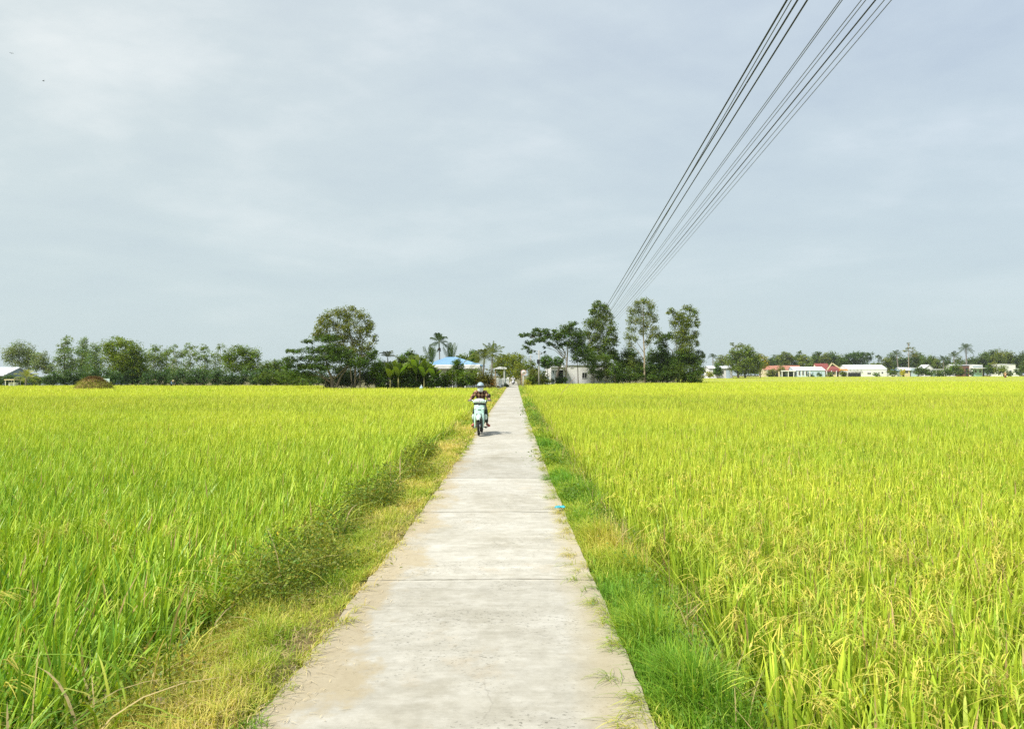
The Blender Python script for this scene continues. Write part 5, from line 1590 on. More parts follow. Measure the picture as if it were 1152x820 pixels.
for (x0, y0, x1, y1) in ((934.5, 408.8, 946.5, 416.8), (929.5, 416.8, 935.2, 408.9)):
    a, b, c, d_ = h.x(x0), h.z(y0), h.x(x1), h.z(y1)
    dx, dz = c - a, d_ - b
    l_ = math.hypot(dx, dz); nx_, nz_ = -dz / l_ * .3, dx / l_ * .3
    m.prism([(a - nx_, b - nz_), (c - nx_, d_ - nz_), (c + nx_, d_ + nz_), (a + nx_, b + nz_)], -1.2, -.9)
m.build('gable_trim', M['cream_wall'], h.e)
for q in (929, 934.5, 940, 944.5):
    h.col(q, 417.6, -1.0, .2)
for q in (931, 936.5):
    h.win(q, q + 2.2, 419, 422)
h.door(940.8, 943, 418.6)
h = House('market_stall', 'stall under an orange awning between red roof and white warehouse', D5 - 6, 945, 953, cat='stall')
h.slab('awning', 945, 952.5, 416, 417.6, -1.5, 2, 'orange_cloth'); h.slab('counter', 946, 952, 420, 425, -.5, .5, 'cream_wall')
for q in (945.5, 952):
    h.col(q, 417.6, -1.2, .12, name='post'); h.col(q, 417.6, 1.7, .12, name='post')
h = House('white_warehouse', 'long white warehouse with an open dark bay at its left end', D5 - 2, 952, 998, cat='warehouse')
h.body(953, 997.5, 14, 415.6, 411, 'x', 'white_wall', 'white_roof', ov=.2)
h.slab('bay_shade_panel', 953.8, 968, 420, 426, -.1, -.02, 'dark')  # dark panel on the wall, painting the shade inside the bay
m = MB()
for q in range(4):
    a = h.x(954 + q * 4); b = h.x(956 + q * 4); c = h.x(958 + q * 4)
    z0_, z1_ = h.z(419), h.z(416.6)
    m.tube([(a, -.35, z0_), (b, -.35, z1_), (c, -.35, z0_)], .09, 5)
m.tube([(h.x(953.6), -.35, h.z(419.2)), (h.x(970.4), -.35, h.z(419.2))], .1, 6)
m.build('truss', M['steel'], h.e)
h.win(975.5, 979.5, 420, 421.6); h.win(991.5, 993.2, 419, 421)
h = House('garden_wall', 'low white wall joining the warehouse and the next house', D5 - 3, 998, 1010, cat='wall')
h.slab('panel', 998.2, 1009, 420.5, 426, 0, .25, 'white_wall')
for q in (998.6, 1003.5, 1008.6):
    h.slab('pier', q - .4, q + .4, 419.6, 426, -.1, .35, 'white_paint')
h = House('cream_house', 'small cream house whose lean-to roof is blue grey', D5, 1009, 1024)
h.body(1009.5, 1013.5, 8, 417.6, 416.4, 'shed', 'grey_wall', 'blue_roof'); h.body(1013.8, 1023.5, 9, 416.8, 414, 'x', 'cream_wall', 'white_roof', ov=.5); h.win(1018, 1021, 418, 420.6); h.door(1015, 1016.8, 418.6)
h = House('narrow_house', 'narrow pale blue house front with a flat parapet', D5, 1024, 1033)
h.body(1025, 1032.5, 8, 414.6, 414.2, 'shed', 'pale_blue', 'white_paint', ov=.1); h.win(1027, 1028.6, 418, 420.6); h.win(1030, 1031.4, 418, 420.6)
h = House('gabled_house', 'white gabled house rising behind the dark bushes', D5 + 14, 1039, 1050)
h.body(1040.5, 1049, 9, 414.5, 411, 'y', 'white_wall', 'white_roof'); h.win(1044, 1046, 416, 418); h.door(1046.6, 1048.2, 418)
h = House('open_shed', 'dark open shed under a thin white flat roof', D5 + 2, 1051, 1062, cat='shed')
h.slab('roof', 1051, 1062, 416, 416.8, -1.5, 4, 'white_roof'); h.slab('back_wall', 1051.6, 1061.4, 416.8, 426, 3.4, 3.7, 'grey_wall')
for q in (1051.8, 1056.5, 1061.2):
    h.col(q, 416.8, -1.2, .12, name='post')
h = House('hidden_house', 'house of which only the white roof shows above a round bush', D5 + 16, 1071, 1081)
h.body(1071.5, 1080.5, 8, 412.8, 410.4, 'x', 'white_wall', 'white_roof'); h.win(1074, 1076, 415, 418)
h = House('brown_shed', 'dark reddish brown board shed left of the teal shopfront', D5 + 3, 1082, 1092.5, cat='shed')
h.body(1083, 1092, 8, 412, 411, 'shed', 'brown_wall', 'grey_roof', ov=.2); h.door(1086, 1088.4, 415, mat='dark')
h = House('teal_house', 'small teal fronted house with a white parapet and awning', D5, 1093, 1109)
h.body(1093.2, 1105, 9, 411.4, 410.8, 'shed', 'white_wall', 'white_paint', ov=.15); h.slab('front', 1094, 1104, 416.2, 426, -.25, -.06, 'teal_wall')
h.slab('awning', 1092.8, 1109, 414.6, 415.6, -2.2, -.02, 'white_paint'); h.slab('sign_band', 1094, 1104.4, 412.9, 414, -.2, -.04, 'grey_wall'); h.win(1096, 1098, 417, 420, -.25); h.win(1101, 1103, 417, 420, -.25)
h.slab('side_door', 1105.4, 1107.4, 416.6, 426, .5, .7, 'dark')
h = House('white_house', 'plain white box house with one dark window at the far right', D5 + 4, 1122, 1147)
h.body(1125, 1142, 10, 411, 410.4, 'shed', 'white_wall', 'white_paint', ov=.15); h.body(1142.4, 1146.6, 8, 416, 414.4, 'shed', 'white_wall', 'white_roof', y0=.5); h.win(1135, 1137.4, 417.6, 420); h.door(1128, 1130, 417)

# ------------------------------------------------------------------ overhead wires
PB = 158.0
HB_ = {}
WIRES = [  # (px at the top of the frame, px at y=345, distance at the top, dark?)
    (887, 682.0, 11.0, 1), (892, 689.0, 11.4, 0), (899, 684.5, 11.4, 1), (910, 690.5, 11.8, 1), (947, 693.5, 13.4, 0), (949.5, 696.0, 13.6, 0),
    (971, 697.5, 14.2, 0), (976, 700.0, 14.3, 0), (987, 703.0, 14.2, 1), (997, 706.0, 14.6, 0), (1005, 709.0, 14.8, 0)]
ends = []
for i, (xt, xb, da, dark) in enumerate(WIRES):
    z0 = EYE + HZ / FOC * da
    x0 = (xt - VPX) / FOC * da
    z1 = z0 - (0.3 if dark else 0.22)
    d1 = (z1 - EYE) * FOC / (HZ - 345)
    x1 = (xb - VPX) / FOC * d1
    zb = z0 + 0.12
    A = np.array([[1, da, da * da], [1, d1, d1 * d1], [1, PB, PB * PB]])
    cz = np.linalg.solve(A, np.array([z0, z1, zb]))
    sl = (x1 - x0) / (d1 - da)
    ds = np.concatenate([np.linspace(-25, 40, 60), np.linspace(42, PB, 50)])
    pts = [(x0 + sl * (q - da), q, cz[0] + cz[1] * q + cz[2] * q * q) for q in ds]
    ends.append(pts[-1])
    o = MB().tube(pts, 0.016 if dark else 0.0095, 6).build('overhead_wire', M['wire'] if dark else M['wire_grey'])
    grp = 'overhead wires running along the right of the path'
    if i == 8:
        lab = 'thick black overhead wire in the middle of the right-hand fan of thin grey ones'
    elif dark:
        lab = 'thick black overhead wire crossing in the close left bundle'
    elif i == 1:
        lab = 'thin grey overhead wire crossing the thick black ones of the left bundle'
    elif i < 6:
        lab = 'thin grey overhead wire of the close pair between left bundle and right fan'
    else:
        lab = 'thin grey overhead wire in the spread fan at the right'
    tag(o, lab, 'wire', grp)
xm = sum(p[0] for p in ends) / len(ends)
e = empty('utility_pole', (xm, PB, gz1(xm, PB)))
tag(e, 'concrete utility pole carrying the overhead wires, hidden among the tall trees', 'utility pole')
zt = max(p[2] for p in ends) - gz1(xm, PB)
MB().tube([(0, .2, -.3), (0, .2, zt + .4)], [.18, .12], 10).build('shaft', M['concrete_pole'], e)
for lo, hi in ((0, 4), (4, 11)):
    seg = ends[lo:hi]
    zz = min(p[2] for p in seg) - gz1(xm, PB) - .18
    MB().box(min(p[0] for p in seg) - xm - .3, -.05, zz - .1, max(max(p[0] for p in seg) - xm + .3, .2), .08, zz).build('crossarm', M['steel'], e)

# ------------------------------------------------------------------ straw mound, stone, litter, birds
d = 97.0
x = PX(105, d)
e = empty('straw_mound', (x, d, FIELD_Z)); tag(e, 'brown heap of cut straw with a dark top standing in the paddy at left', 'straw heap')
m = MB()
zt = PZ(422.5, d) - FIELD_Z
prof = []
vv, ff = [], []
for i in range(9):
    t = i / 8
    r_ = 2.5 * (1 - t ** 2.2) ** .6 * (1 - .18 * t)
    for j in range(28):
        a = 2 * PI * j / 28
        w_ = 1 + .12 * mnoise.noise((math.cos(a) * 1.5, math.sin(a) * 1.5, t * 3))
        vv.append((r_ * w_ * math.cos(a), r_ * w_ * .8 * math.sin(a), zt * t * .96))
for i in range(8):
    for j in range(28):
        ff.append((i * 28 + j, i * 28 + (j + 1) % 28, (i + 1) * 28 + (j + 1) % 28, (i + 1) * 28 + j))
ff.append(tuple(8 * 28 + j for j in range(28)))
m.add(vv, ff, 0, True).build('core', plain('old_straw', (0.28, 0.2, 0.07), .95, var=.35, scale=3, bump=.5), e)
nb = NB()
n = 4200
a = rng.uniform(0, 2 * PI, n); t = rng.uniform(0, 1, n) ** .8
r_ = 2.5 * (1 - t ** 2.2) ** .6 * (1 - .18 * t)
B = np.stack([r_ * np.cos(a), r_ * .8 * np.sin(a), zt * t * .95], 1)
top = (t + rng.normal(0, .12, n) > .72)[:, None]
c = np.where(top, np.array([0.22, 0.14, 0.05]), np.array([0.42, 0.46, 0.07])) * rng.uniform(.6, 1.35, (n, 1))
blades(nb, B, rng.uniform(.15, .45, n), a + rng.normal(0, .6, n), rng.uniform(.6, 2.2, n), np.full(n, .045), c, c, 2, .45)
nb.build('loose_stalks', M['straw'], e)

xs_ = PX(141, 4.05)
o = MB().ball((0, 0, 0), (.055, .045, .04), 14, 10)
o.v = [tuple(Vector(v) * (1 + .28 * mnoise.noise(Vector(v) * 22) + .1 * mnoise.noise(Vector(v) * 60))) for v in o.v]
o = o.build('stone', M['stone'])
o.location = (xs_ + .1, 4.25, gz1(xs_ + .1, 4.25) + .025)
tag(o, 'fist sized pinkish brown stone lying in the left verge grass', 'stone')

# crumpled scrap of cyan plastic at the right edge of the slab
d = 9.75
xc = PX(629.5, d)
vv, ff = [], []
nx_, ny_ = 17, 9
for j in range(ny_):
    for i in range(nx_):
        u, v_ = i / (nx_ - 1) - .5, j / (ny_ - 1) - .5
        rr_ = 1 - .5 * abs(u) ** 1.5
        z_ = .012 + .03 * (mnoise.noise((u * 7, v_ * 6, 2)) + .5 * mnoise.noise((u * 15, v_ * 13, 4)) + .55)
        vv.append((u * .13 + .012 * mnoise.noise((v_ * 5, u * 3, 1)), v_ * .1 * rr_ + .015 * mnoise.noise((u * 6, 3, v_)), max(.004, z_)))
for j in range(ny_ - 1):
    for i in range(nx_ - 1):
        k_ = j * nx_ + i
        ff.append((k_, k_ + 1, k_ + nx_ + 1, k_ + nx_))
m = MB().add(vv, ff, 0, True)
o = m.build('plastic_scrap', M['cyan_plastic'])
o.location = (xc, d, gz1(xc, d) if xc > float(road_r(d)) else .008)
o.location.z += .012
o.rotation_euler = (0, 0, .3)
md = o.modifiers.new('thick', 'SOLIDIFY'); md.thickness = .002
tag(o, 'crumpled cyan plastic scrap lying at the right edge of the path', 'litter')

for px_, py_, d_, rot, lab in ((10, 57, 62, .6, 'tiny dark bird near the left edge, higher of the two in the sky'), (46, 88.5, 60, -.5, 'tiny dark bird, lower of the two in the sky')):
    m = MB()
    m.v, m.f = [], []
    m.add([(0, -.1, 0), (.022, -.03, .01), (.018, .05, .008), (0, .12, 0), (-.018, .05, .008), (-.022, -.03, .01), (0, -.02, -.025), (.1, -.01, .05), (.17, .05, .035), (.07, .035, .03), (-.1, -.01, .05), (-.17, .05, .035), (-.07, .035, .03), (0, 0, .03), (.02, .15, 0), (-.02, .15, 0)],
          [(0, 1, 13), (0, 13, 5), (1, 7, 9, 2), (7, 8, 9), (5, 4, 12, 10), (10, 12, 11), (1, 2, 13), (5, 13, 4), (2, 3, 13), (4, 13, 3), (0, 6, 1), (0, 5, 6), (1, 6, 2), (5, 4, 6), (2, 6, 3), (4, 3, 6), (3, 14, 15)])
    o = m.build('bird', M['bird'])
    o.location = (PX(px_, d_), d_, PZ(py_, d_))
    o.rotation_euler = (0, 0, rot)
    tag(o, lab, 'bird')

# ------------------------------------------------------------------ people and motorbikes


def skin(name, J, E, mat, parent, root, sub=2):
    """J: {joint: (pos, radius or (rx, ry))}; E: edges; grown into one continuous surface."""
    names = list(J)
    idx = {n_: i for i, n_ in enumerate(names)}
    me = bpy.data.meshes.new(name)
    me.from_pydata([J[n_][0] for n_ in names], [(idx[a], idx[b]) for a, b in E], [])
    o = bpy.data.objects.new(name, me)
    COL.objects.link(o)
    o.modifiers.new('skin', 'SKIN')
    sv = me.skin_vertices[0].data
    for n_ in names:
        r_ = J[n_][1]
        sv[idx[n_]].radius = r_ if isinstance(r_, tuple) else (r_, r_)
        sv[idx[n_]].use_root = (n_ == root)
    s_ = o.modifiers.new('sub', 'SUBSURF')
    s_.levels = s_.render_levels = sub
    dg = bpy.context.evaluated_depsgraph_get()
    dg.update()
    me2 = bpy.data.meshes.new_from_object(o.evaluated_get(dg))
    me2.name = name
    bpy.data.objects.remove(o, do_unlink=True)
    bpy.data.meshes.remove(me)
    for p in me2.polygons:
        p.use_smooth = True
        p.material_index = 0
    me2.materials.clear()
    return link(name, me2, mat, parent)


def hand_joints(J, E, key, wrist, direction, side, curl):
    """A palm, four fingers of different length bent round what they hold, and a thumb from the palm's side."""
    w = Vector(wrist); f = Vector(direction).normalized()
    s_ = Vector(side).normalized(); dn = Vector(curl).normalized()
    palm = w + f * .05
    J[key + 'palm'] = (tuple(palm), (.026, .018)); E.append((key + 'wrist', key + 'palm'))
    for i, (o_, l_) in enumerate(((-.024, .024), (-.008, .028), (.008, .026), (.024, .021))):
        a = palm + f * .035 + s_ * o_
        b = a + f * l_ * .8 + dn * l_ * .4
        c = b + dn * l_ - f * l_ * .2
        for t_, p in (('a', a), ('b', b), ('c', c)):
            J[key + 'f%d%s' % (i, t_)] = (tuple(p), .0085)
        E += [(key + 'palm', key + 'f%da' % i), (key + 'f%da' % i, key + 'f%db' % i), (key + 'f%db' % i, key + 'f%dc' % i)]
    t1 = palm - s_ * .032 + f * .0; t2 = t1 + f * .025 - s_ * .012 + dn * .02
    J[key + 't1'] = (tuple(t1), .01); J[key + 't2'] = (tuple(t2), .0085)
    E += [(key + 'palm', key + 't1'), (key + 't1', key + 't2')]


BODY_E = [('pelvis', 'spine'), ('spine', 'chest'), ('chest', 'neckbase'), ('neckbase', 'neck'), ('neck', 'jaw'), ('jaw', 'head'), ('head', 'crown'), ('jaw', 'nose'),
          ('chest', 'Lshoulder'), ('Lshoulder', 'Lelbow'), ('Lelbow', 'Lwrist'), ('chest', 'Rshoulder'), ('Rshoulder', 'Relbow'), ('Relbow', 'Rwrist'),
          ('pelvis', 'Lhip'), ('Lhip', 'Lknee'), ('Lknee', 'Lankle'), ('Lankle', 'Ltoe'), ('pelvis', 'Rhip'), ('Rhip', 'Rknee'), ('Rknee', 'Rankle'), ('Rankle', 'Rtoe')]
RAD = dict(pelvis=(.135, .11), spine=(.12, .095), chest=(.135, .1), neckbase=.065, neck=.05, jaw=.066, head=.088, crown=.072, nose=.018,
           shoulder=.066, elbow=.046, wrist=.028, hip=.085, knee=.056, ankle=.036, toe=.034)


def person(loc, label, pose, shirt, trousers, shoe, rz=0.0, hands=True, hat=None, mask=False, group=None, scale=1.0):
    e = empty('person', loc, rz)
    e.scale = (scale,) * 3
    tag(e, label, 'person', group)
    J, E = {}, list(BODY_E)
    for k, p in pose.items():
        r_ = RAD[k] if k in RAD else RAD[k[1:]]
        J[k] = (tuple(p), r_)
    if hands:
        for s_, sg in (('L', 1), ('R', -1)):
            w = Vector(pose[s_ + 'wrist']); el = Vector(pose[s_ + 'elbow'])
            hand_joints(J, E, s_, w, (w - el).normalized() + Vector((0, -.6, 0)) if 'grip' in pose.get('_', ()) else (w - el), (sg, .1, 0), (0, -.2, -1))
    skin('body', J, E, M['skin'], e, 'pelvis')

    def grow(keys, g, extra=None):
        out = {}
        for k in keys:
            r_ = J[k][1]
            out[k] = (J[k][0], (r_[0] + g, r_[1] + g) if isinstance(r_, tuple) else r_ + g)
        return out
    ks = ['pelvis', 'spine', 'chest', 'neckbase', 'Lshoulder', 'Lelbow', 'Lwrist', 'Rshoulder', 'Relbow', 'Rwrist']
    Js = grow(ks, .016)
    Js['pelvis'] = (tuple(Vector(J['pelvis'][0]).lerp(Vector(J['spine'][0]), .25)), (.15, .125))
    for s_ in 'LR':
        w, el = Vector(J[s_ + 'wrist'][0]), Vector(J[s_ + 'elbow'][0])
        Js[s_ + 'wrist'] = (tuple(el.lerp(w, .88)), .042)
    skin('shirt', Js, [x_ for x_ in BODY_E if x_[0] in ks and x_[1] in ks], M[shirt], e, 'chest')
    kt = ['pelvis', 'Lhip', 'Lknee', 'Lankle', 'Rhip', 'Rknee', 'Rankle']
    Jt = grow(kt, .014)
    for s_ in 'LR':
        Jt[s_ + 'ankle'] = (tuple(Vector(J[s_ + 'knee'][0]).lerp(Vector(J[s_ + 'ankle'][0]), .93)), .05)
    skin('trousers', Jt, [x_ for x_ in BODY_E if x_[0] in kt and x_[1] in kt], M[trousers], e, 'pelvis')
    for s_ in 'LR':
        a, t_ = Vector(J[s_ + 'ankle'][0]), Vector(J[s_ + 'toe'][0])
        heel = a + (a - t_).normalized() * .03 - Vector((0, 0, .03))
        skin('shoe', {'h': (tuple(heel), .04), 'm': (tuple(a.lerp(t_, .5)), (.048, .036)), 't': (tuple(t_ + (t_ - a).normalized() * .02), (.045, .03))}, [('h', 'm'), ('m', 't')], M[shoe], e, 'm', 2)
    hd = Vector(J['head'][0])
    for sg in (-1, 1):
        MB().ball((hd.x + sg * .032, hd.y - .083, hd.z + .004), (.014, .008, .009), 8, 6).build('eye', M['eye'], e)
        MB().ball((hd.x + sg * .088, hd.y + .01, hd.z - .01), (.012, .024, .034), 8, 6).build('ear', M['skin'], e)
    if hat == 'helmet':
        m = MB()
        n_ = 24
        prof = []
        for i in range(9):
            t_ = i / 8 * PI * .56
            prof.append((math.sin(t_), math.cos(t_)))
        vv, ff = [], []
        for r_, z_ in prof[1:]:
            for j in range(n_):
                a = 2 * PI * j / n_
                fr = max(0, -math.sin(a))
                vv.append((r_ * .118 * math.cos(a), r_ * .135 * math.sin(a) + .012, z_ * .125 + (.012 * fr if z_ < .1 else 0)))
        vv.append((0, .012, .125))
        k_ = len(prof) - 1
        for i in range(k_ - 1):
            for j in range(n_):
                ff.append((i * n_ + j, i * n_ + (j + 1) % n_, (i + 1) * n_ + (j + 1) % n_, (i + 1) * n_ + j))
        for j in range(n_):
            ff.append((len(vv) - 1, (j + 1) % n_, j))
        vv = [(v[0] + hd.x, v[1] + hd.y, v[2] + hd.z + .012) for v in vv]
        hm = m.add(vv, ff, 0, True).build('helmet', M['helmet'], e)
        hm.modifiers.new('shell', 'SOLIDIFY').thickness = .012
        br = MB()
        n2 = 13
        vv = []
        for i in range(n2):
            a = -PI / 2 + (i / (n2 - 1) - .5) * PI * .9
            for r_, z_ in ((1.0, .018), (1.0, .0), (1.32, -.012), (1.3, .0)):
                vv.append((hd.x + r_ * .12 * math.cos(a), hd.y + .012 + r_ * .135 * math.sin(a), hd.z + .016 + z_))
        ff = []
        for i in range(n2 - 1):
            for j in range(4):
                ff.append((i * 4 + j, i * 4 + (j + 1) % 4, (i + 1) * 4 + (j + 1) % 4, (i + 1) * 4 + j))
        ff += [(0, 1, 2, 3), (n2 * 4 - 1, n2 * 4 - 2, n2 * 4 - 3, n2 * 4 - 4)]
        br.add(vv, ff, 0, False).build('visor', M['black_plastic'], hm)
        st = MB()
        for sg in (-1, 1):
            st.tube([(hd.x + sg * .1, hd.y - .0, hd.z - .0), (hd.x + sg * .085, hd.y - .03, hd.z - .07), (hd.x, hd.y - .05, hd.z - .115)], .008, 5)
        st.build('strap', M['black_plastic'], hm)
    elif hat == 'cone':
        MB().lathe([(.24, -.0), (.245, .006), (.12, .085), (.01, .17), (.004, .17)], 24, centre=(hd.x, hd.y, hd.z + .02)).build('hat', M['hat'], e)
    else:
        m = MB().ball((hd.x, hd.y + .02, hd.z + .025), (.096, .1, .095), 14, 10)
        m.build('hair', M['hair'], e)
    if mask:
        vv, ff = [], []
        nu, nv = 13, 7
        for j in range(nv):
            for i in range(nu):
                a = -PI / 2 + (i / (nu - 1) - .5) * PI * 1.0
                v_ = j / (nv - 1)
                bul = math.sin(v_ * PI) * .018 + .004
                r_ = (.086 + bul) * (1 - .18 * v_ ** 2)
                vv.append((hd.x + r_ * math.cos(a), hd.y - .004 + r_ * 1.08 * math.sin(a), hd.z - .012 - v_ * .14))
        for j in range(nv - 1):
            for i in range(nu - 1):
                k_ = j * nu + i
                ff.append((k_, k_ + 1, k_ + nu + 1, k_ + nu))
        mk = MB().add(vv, ff, 0, True).build('face_mask', M['mask'], e)
        mk.modifiers.new('cloth', 'SOLIDIFY').thickness = .004
    return e


def motorbike(loc, label, paint, paint2, rz=0.0):
    """Step-through motorbike facing -Y, its wheels on z = 0."""
    e = empty('motorbike', loc, rz)
    tag(e, label, 'motorbike')
    yf, yr, R_ = -.62, .6, .285
    for nm, yy, wd in (('front_wheel', yf, .036), ('rear_wheel', yr, .042)):
        m = MB()
        m.lathe([(R_ - .075, -.02), (R_ - .055, -.026), (R_ - .055, .026), (R_ - .075, .02)], 36, axis='X', centre=(0, yy, R_))
        m.lathe([(.05, -.055), (.055, -.05), (.055, .05), (.05, .055)], 16, axis='X', centre=(0, yy, R_))
        for q in range(18):
            a = q * PI / 9
            sg = .03 if q % 2 else -.03
            m.tube([(sg, yy + .05 * math.cos(a), R_ + .05 * math.sin(a)), (0, yy + (R_ - .06) * math.cos(a + .15), R_ + (R_ - .06) * math.sin(a + .15))], .0028, 4)
        w = m.build('wheel', M['chrome'], e)
        vv, ff = [], []
        n1, n2 = 40, 12
        for i in range(n1):
            a = 2 * PI * i / n1
            for j in range(n2):
                b = 2 * PI * j / n2
                rr_ = R_ - .042 + .042 * math.cos(b)
                vv.append((wd * math.sin(b), yy + rr_ * math.cos(a), R_ + rr_ * math.sin(a)))
        for i in range(n1):
            for j in range(n2):
                ff.append((i * n2 + j, ((i + 1) % n1) * n2 + j, ((i + 1) % n1) * n2 + (j + 1) % n2, i * n2 + (j + 1) % n2))
        MB().add(vv, ff, 0, True).build('tyre', M['rubber'], w)
    head = Vector((0, -.36, .84))
    # fork
    for sg in (-1, 1):
        f_ = MB().tube([(sg * .072, yf, R_), (sg * .074, yf + .08, R_ + .27), (sg * .06, -.43, .8)], [.018, .02, .022], 8)
        f_.tube([(sg * .045, yf, R_), (sg * .085, yf, R_)], .022, 8)
        f_.build('fork_leg', M['engine'], e)
    MB().tube([(0, -.43, .7), (0, -.3, .98)], .03, 8).build('steering_stem', M['engine'], e)
    # front mudguard: an arched shell over the wheel
    vv, ff = [], []
    na, nc = 15, 9
    for i in range(na):
        a = R(148 - i * (100 / (na - 1)))
        # measured from +Y; the arch runs from the front over the top to the back
        for j in range(nc):
            c_ = (j / (nc - 1) - .5) * 2
            rr_ = R_ + .05 - .05 * c_ * c_ + (.02 if i < 3 else 0)
            hw = .085 * (1 - .55 * max(0, (abs(i - 7) / 7) - .3))
            vv.append((c_ * hw, yf + rr_ * math.cos(a), R_ + rr_ * math.sin(a)))
    for i in range(na - 1):
        for j in range(nc - 1):
            k_ = i * nc + j
            ff.append((k_, k_ + 1, k_ + nc + 1, k_ + nc))
    mg = MB().add(vv, ff, 0, True).build('front_mudguard', M[paint2], e)
    mg.modifiers.new('shell', 'SOLIDIFY').thickness = .006
    # leg shield: a broad front panel over two long side wings, with an arch for the wheel
    m = MB()

    def sheet(x0, x1, z0, z1, yfun, nx_=9, nz_=9, taper=None):
        vv, ff = [], []
        for j in range(nz_):
            t_ = j / (nz_ - 1)
            for i in range(nx_):
                u = i / (nx_ - 1)
                a_, b_ = (x0, x1) if taper is None else taper(t_)
                xx = a_ + (b_ - a_) * u
                zz = z0 + (z1 - z0) * t_
                vv.append((xx, yfun(xx, zz), zz))
        for j in range(nz_ - 1):
            for i in range(nx_ - 1):
                k_ = j * nx_ + i
                ff.append((k_, k_ + 1, k_ + nx_ + 1, k_ + nx_))
        m.add(vv, ff, 0, True)

    yfun = lambda xx, zz: -.545 + 1.9 * xx * xx + .3 * (zz - .6) + .25 * max(0, .5 - zz)
    sheet(0, 0, .6, .875, yfun, 13, 7, lambda t_: (-.178 + .02 * (1 - t_) - .0 * t_, .178 - .02 * (1 - t_)) if t_ < .8 else (-.178 + .1 * (t_ - .8), .178 - .1 * (t_ - .8)))
    for sg in (-1, 1):
        sheet(0, 0, .2, .64, yfun, 6, 11, lambda t_, sg=sg: tuple(sorted((sg * (.125 - .05 * t_ ** 3 - .0), sg * (.158 + .018 * math.sin(t_ * PI) - .02 * (1 - t_) ** 2)))))
    ls = m.build('leg_shield', M[paint], e)
    ls.modifiers.new('shell', 'SOLIDIFY').thickness = .012
    for sg in (-1, 1):
        MB().ball((sg * .125, -.472, .765), (.042, .018, .022), 10, 7).build('indicator', M['lens'], ls)
    mk = MB()
    for q in (-.03, -.005, .02, .045):
        mk.box(q - .009, -.52, .73, q + .009, -.5, .747)
    mk.build('badge', M['engine'], ls)
    for sg in (-1, 1):
        MB().ball((sg * .205, -.33, .52), (.052, .03, .085), 12, 8).build('side_wing', M[paint2], ls)
    MB().box(-.07, -.37, .3, .07, -.33, .84).build('inner_cover', M['black_plastic'], e, bevel=.02)
    # handlebar cowl with lamp
    c = MB()
    vv, ff = [], []
    nu, nv = 20, 11
    for i in range(nv):
        t_ = i / (nv - 1) * 2 - 1
        hw = max(0.001, (1 - abs(t_) ** 3.2)) ** .5
        for j in range(nu):
            a = 2 * PI * j / nu
            vv.append((t_ * .225, -.395 + .1 * hw * math.cos(a), .985 + .07 * hw * math.sin(a) - .035 * t_ * t_))
    for i in range(nv - 1):
        for j in range(nu):
            ff.append((i * nu + j, i * nu + (j + 1) % nu, (i + 1) * nu + (j + 1) % nu, (i + 1) * nu + j))
    ff += [tuple(range(nu)), tuple((nv - 1) * nu + j for j in range(nu - 1, -1, -1))]
    cw = c.add(vv, ff, 0, True).build('handlebar_cowl', M[paint2], e)
    MB().ball((0, -.468, .985), (.1, .03, .055), 16, 9).build('headlight', M['lens'], cw)
    MB().box(-.014, -.503, .975, .014, -.494, .99).build('badge', M['engine'], cw)
    MB().tube([(-.19, -.41, .9), (0, -.45, .885), (.19, -.41, .9)], [.02, .03, .02], 8).build('lower_trim', M['black_plastic'], cw)
    for sg in (-1, 1):
        hb = MB().tube([(sg * .17, -.37, .98), (sg * .25, -.33, .995), (sg * .36, -.27, 1.0)], [.013, .013, .013], 8).build('handlebar', M['chrome'], e)
        MB().tube([(sg * .265, -.322, .996), (sg * .375, -.262, 1.0)], .02, 9).build('grip', M['black_plastic'], hb)
        MB().tube([(sg * .24, -.36, .99), (sg * .3, -.37, .985), (sg * .4, -.31, .985)], [.008, .008, .006], 6).build('brake_lever', M['steel'], hb)
    mr = MB().tube([(.27, -.33, 1.0), (.29, -.36, 1.06), (.31, -.37, 1.1)], .008, 6).build('mirror', M['steel'], e)
    MB().lathe([(.012, -.016), (.05, -.01), (.06, .006), (.052, .014), (.01, .016)], 18, axis='Y', centre=(.315, -.37, 1.13)).build('mirror_head', M['mirror'], mr)
    # frame spine, tail panels, seat
    m = MB()
    m.tube([(0, -.34, .74), (0, -.18, .5), (0, .05, .47), (0, .3, .56)], [.075, .085, .09, .1], 12)
    m.build('spine_cover', M[paint], e)
    vv, ff = [], []
    prof = [(.02, .05, .5), (.1, .12, .52), (.25, .145, .56), (.45, .135, .62), (.65, .11, .67), (.8, .05, .7)]
    n_ = 14
    for y_, w_, z_ in prof:
        for j in range(n_):
            a = 2 * PI * j / n_
            vv.append((w_ * math.cos(a), y_, z_ + .11 * math.sin(a)))
    for i in range(len(prof) - 1):
        for j in range(n_):
            ff.append((i * n_ + j, i * n_ + (j + 1) % n_, (i + 1) * n_ + (j + 1) % n_, (i + 1) * n_ + j))
    ff += [tuple(range(n_)), tuple((len(prof) - 1) * n_ + j for j in range(n_))]
    MB().add(vv, ff, 0, True).build('tail_panel', M[paint], e)
    vv, ff = [], []
    prof = [(-.02, .09, .7), (.08, .12, .735), (.3, .135, .745), (.5, .135, .765), (.7, .12, .785), (.78, .06, .78)]
    for y_, w_, z_ in prof:
        for j in range(n_):
            a = 2 * PI * j / n_
            vv.append((w_ * math.cos(a), y_, z_ + .045 * math.sin(a)))
    ff = []
    for i in range(len(prof) - 1):
        for j in range(n_):
            ff.append((i * n_ + j, i * n_ + (j + 1) % n_, (i + 1) * n_ + (j + 1) % n_, (i + 1) * n_ + j))
    ff += [tuple(range(n_)), tuple((len(prof) - 1) * n_ + j for j in range(n_))]
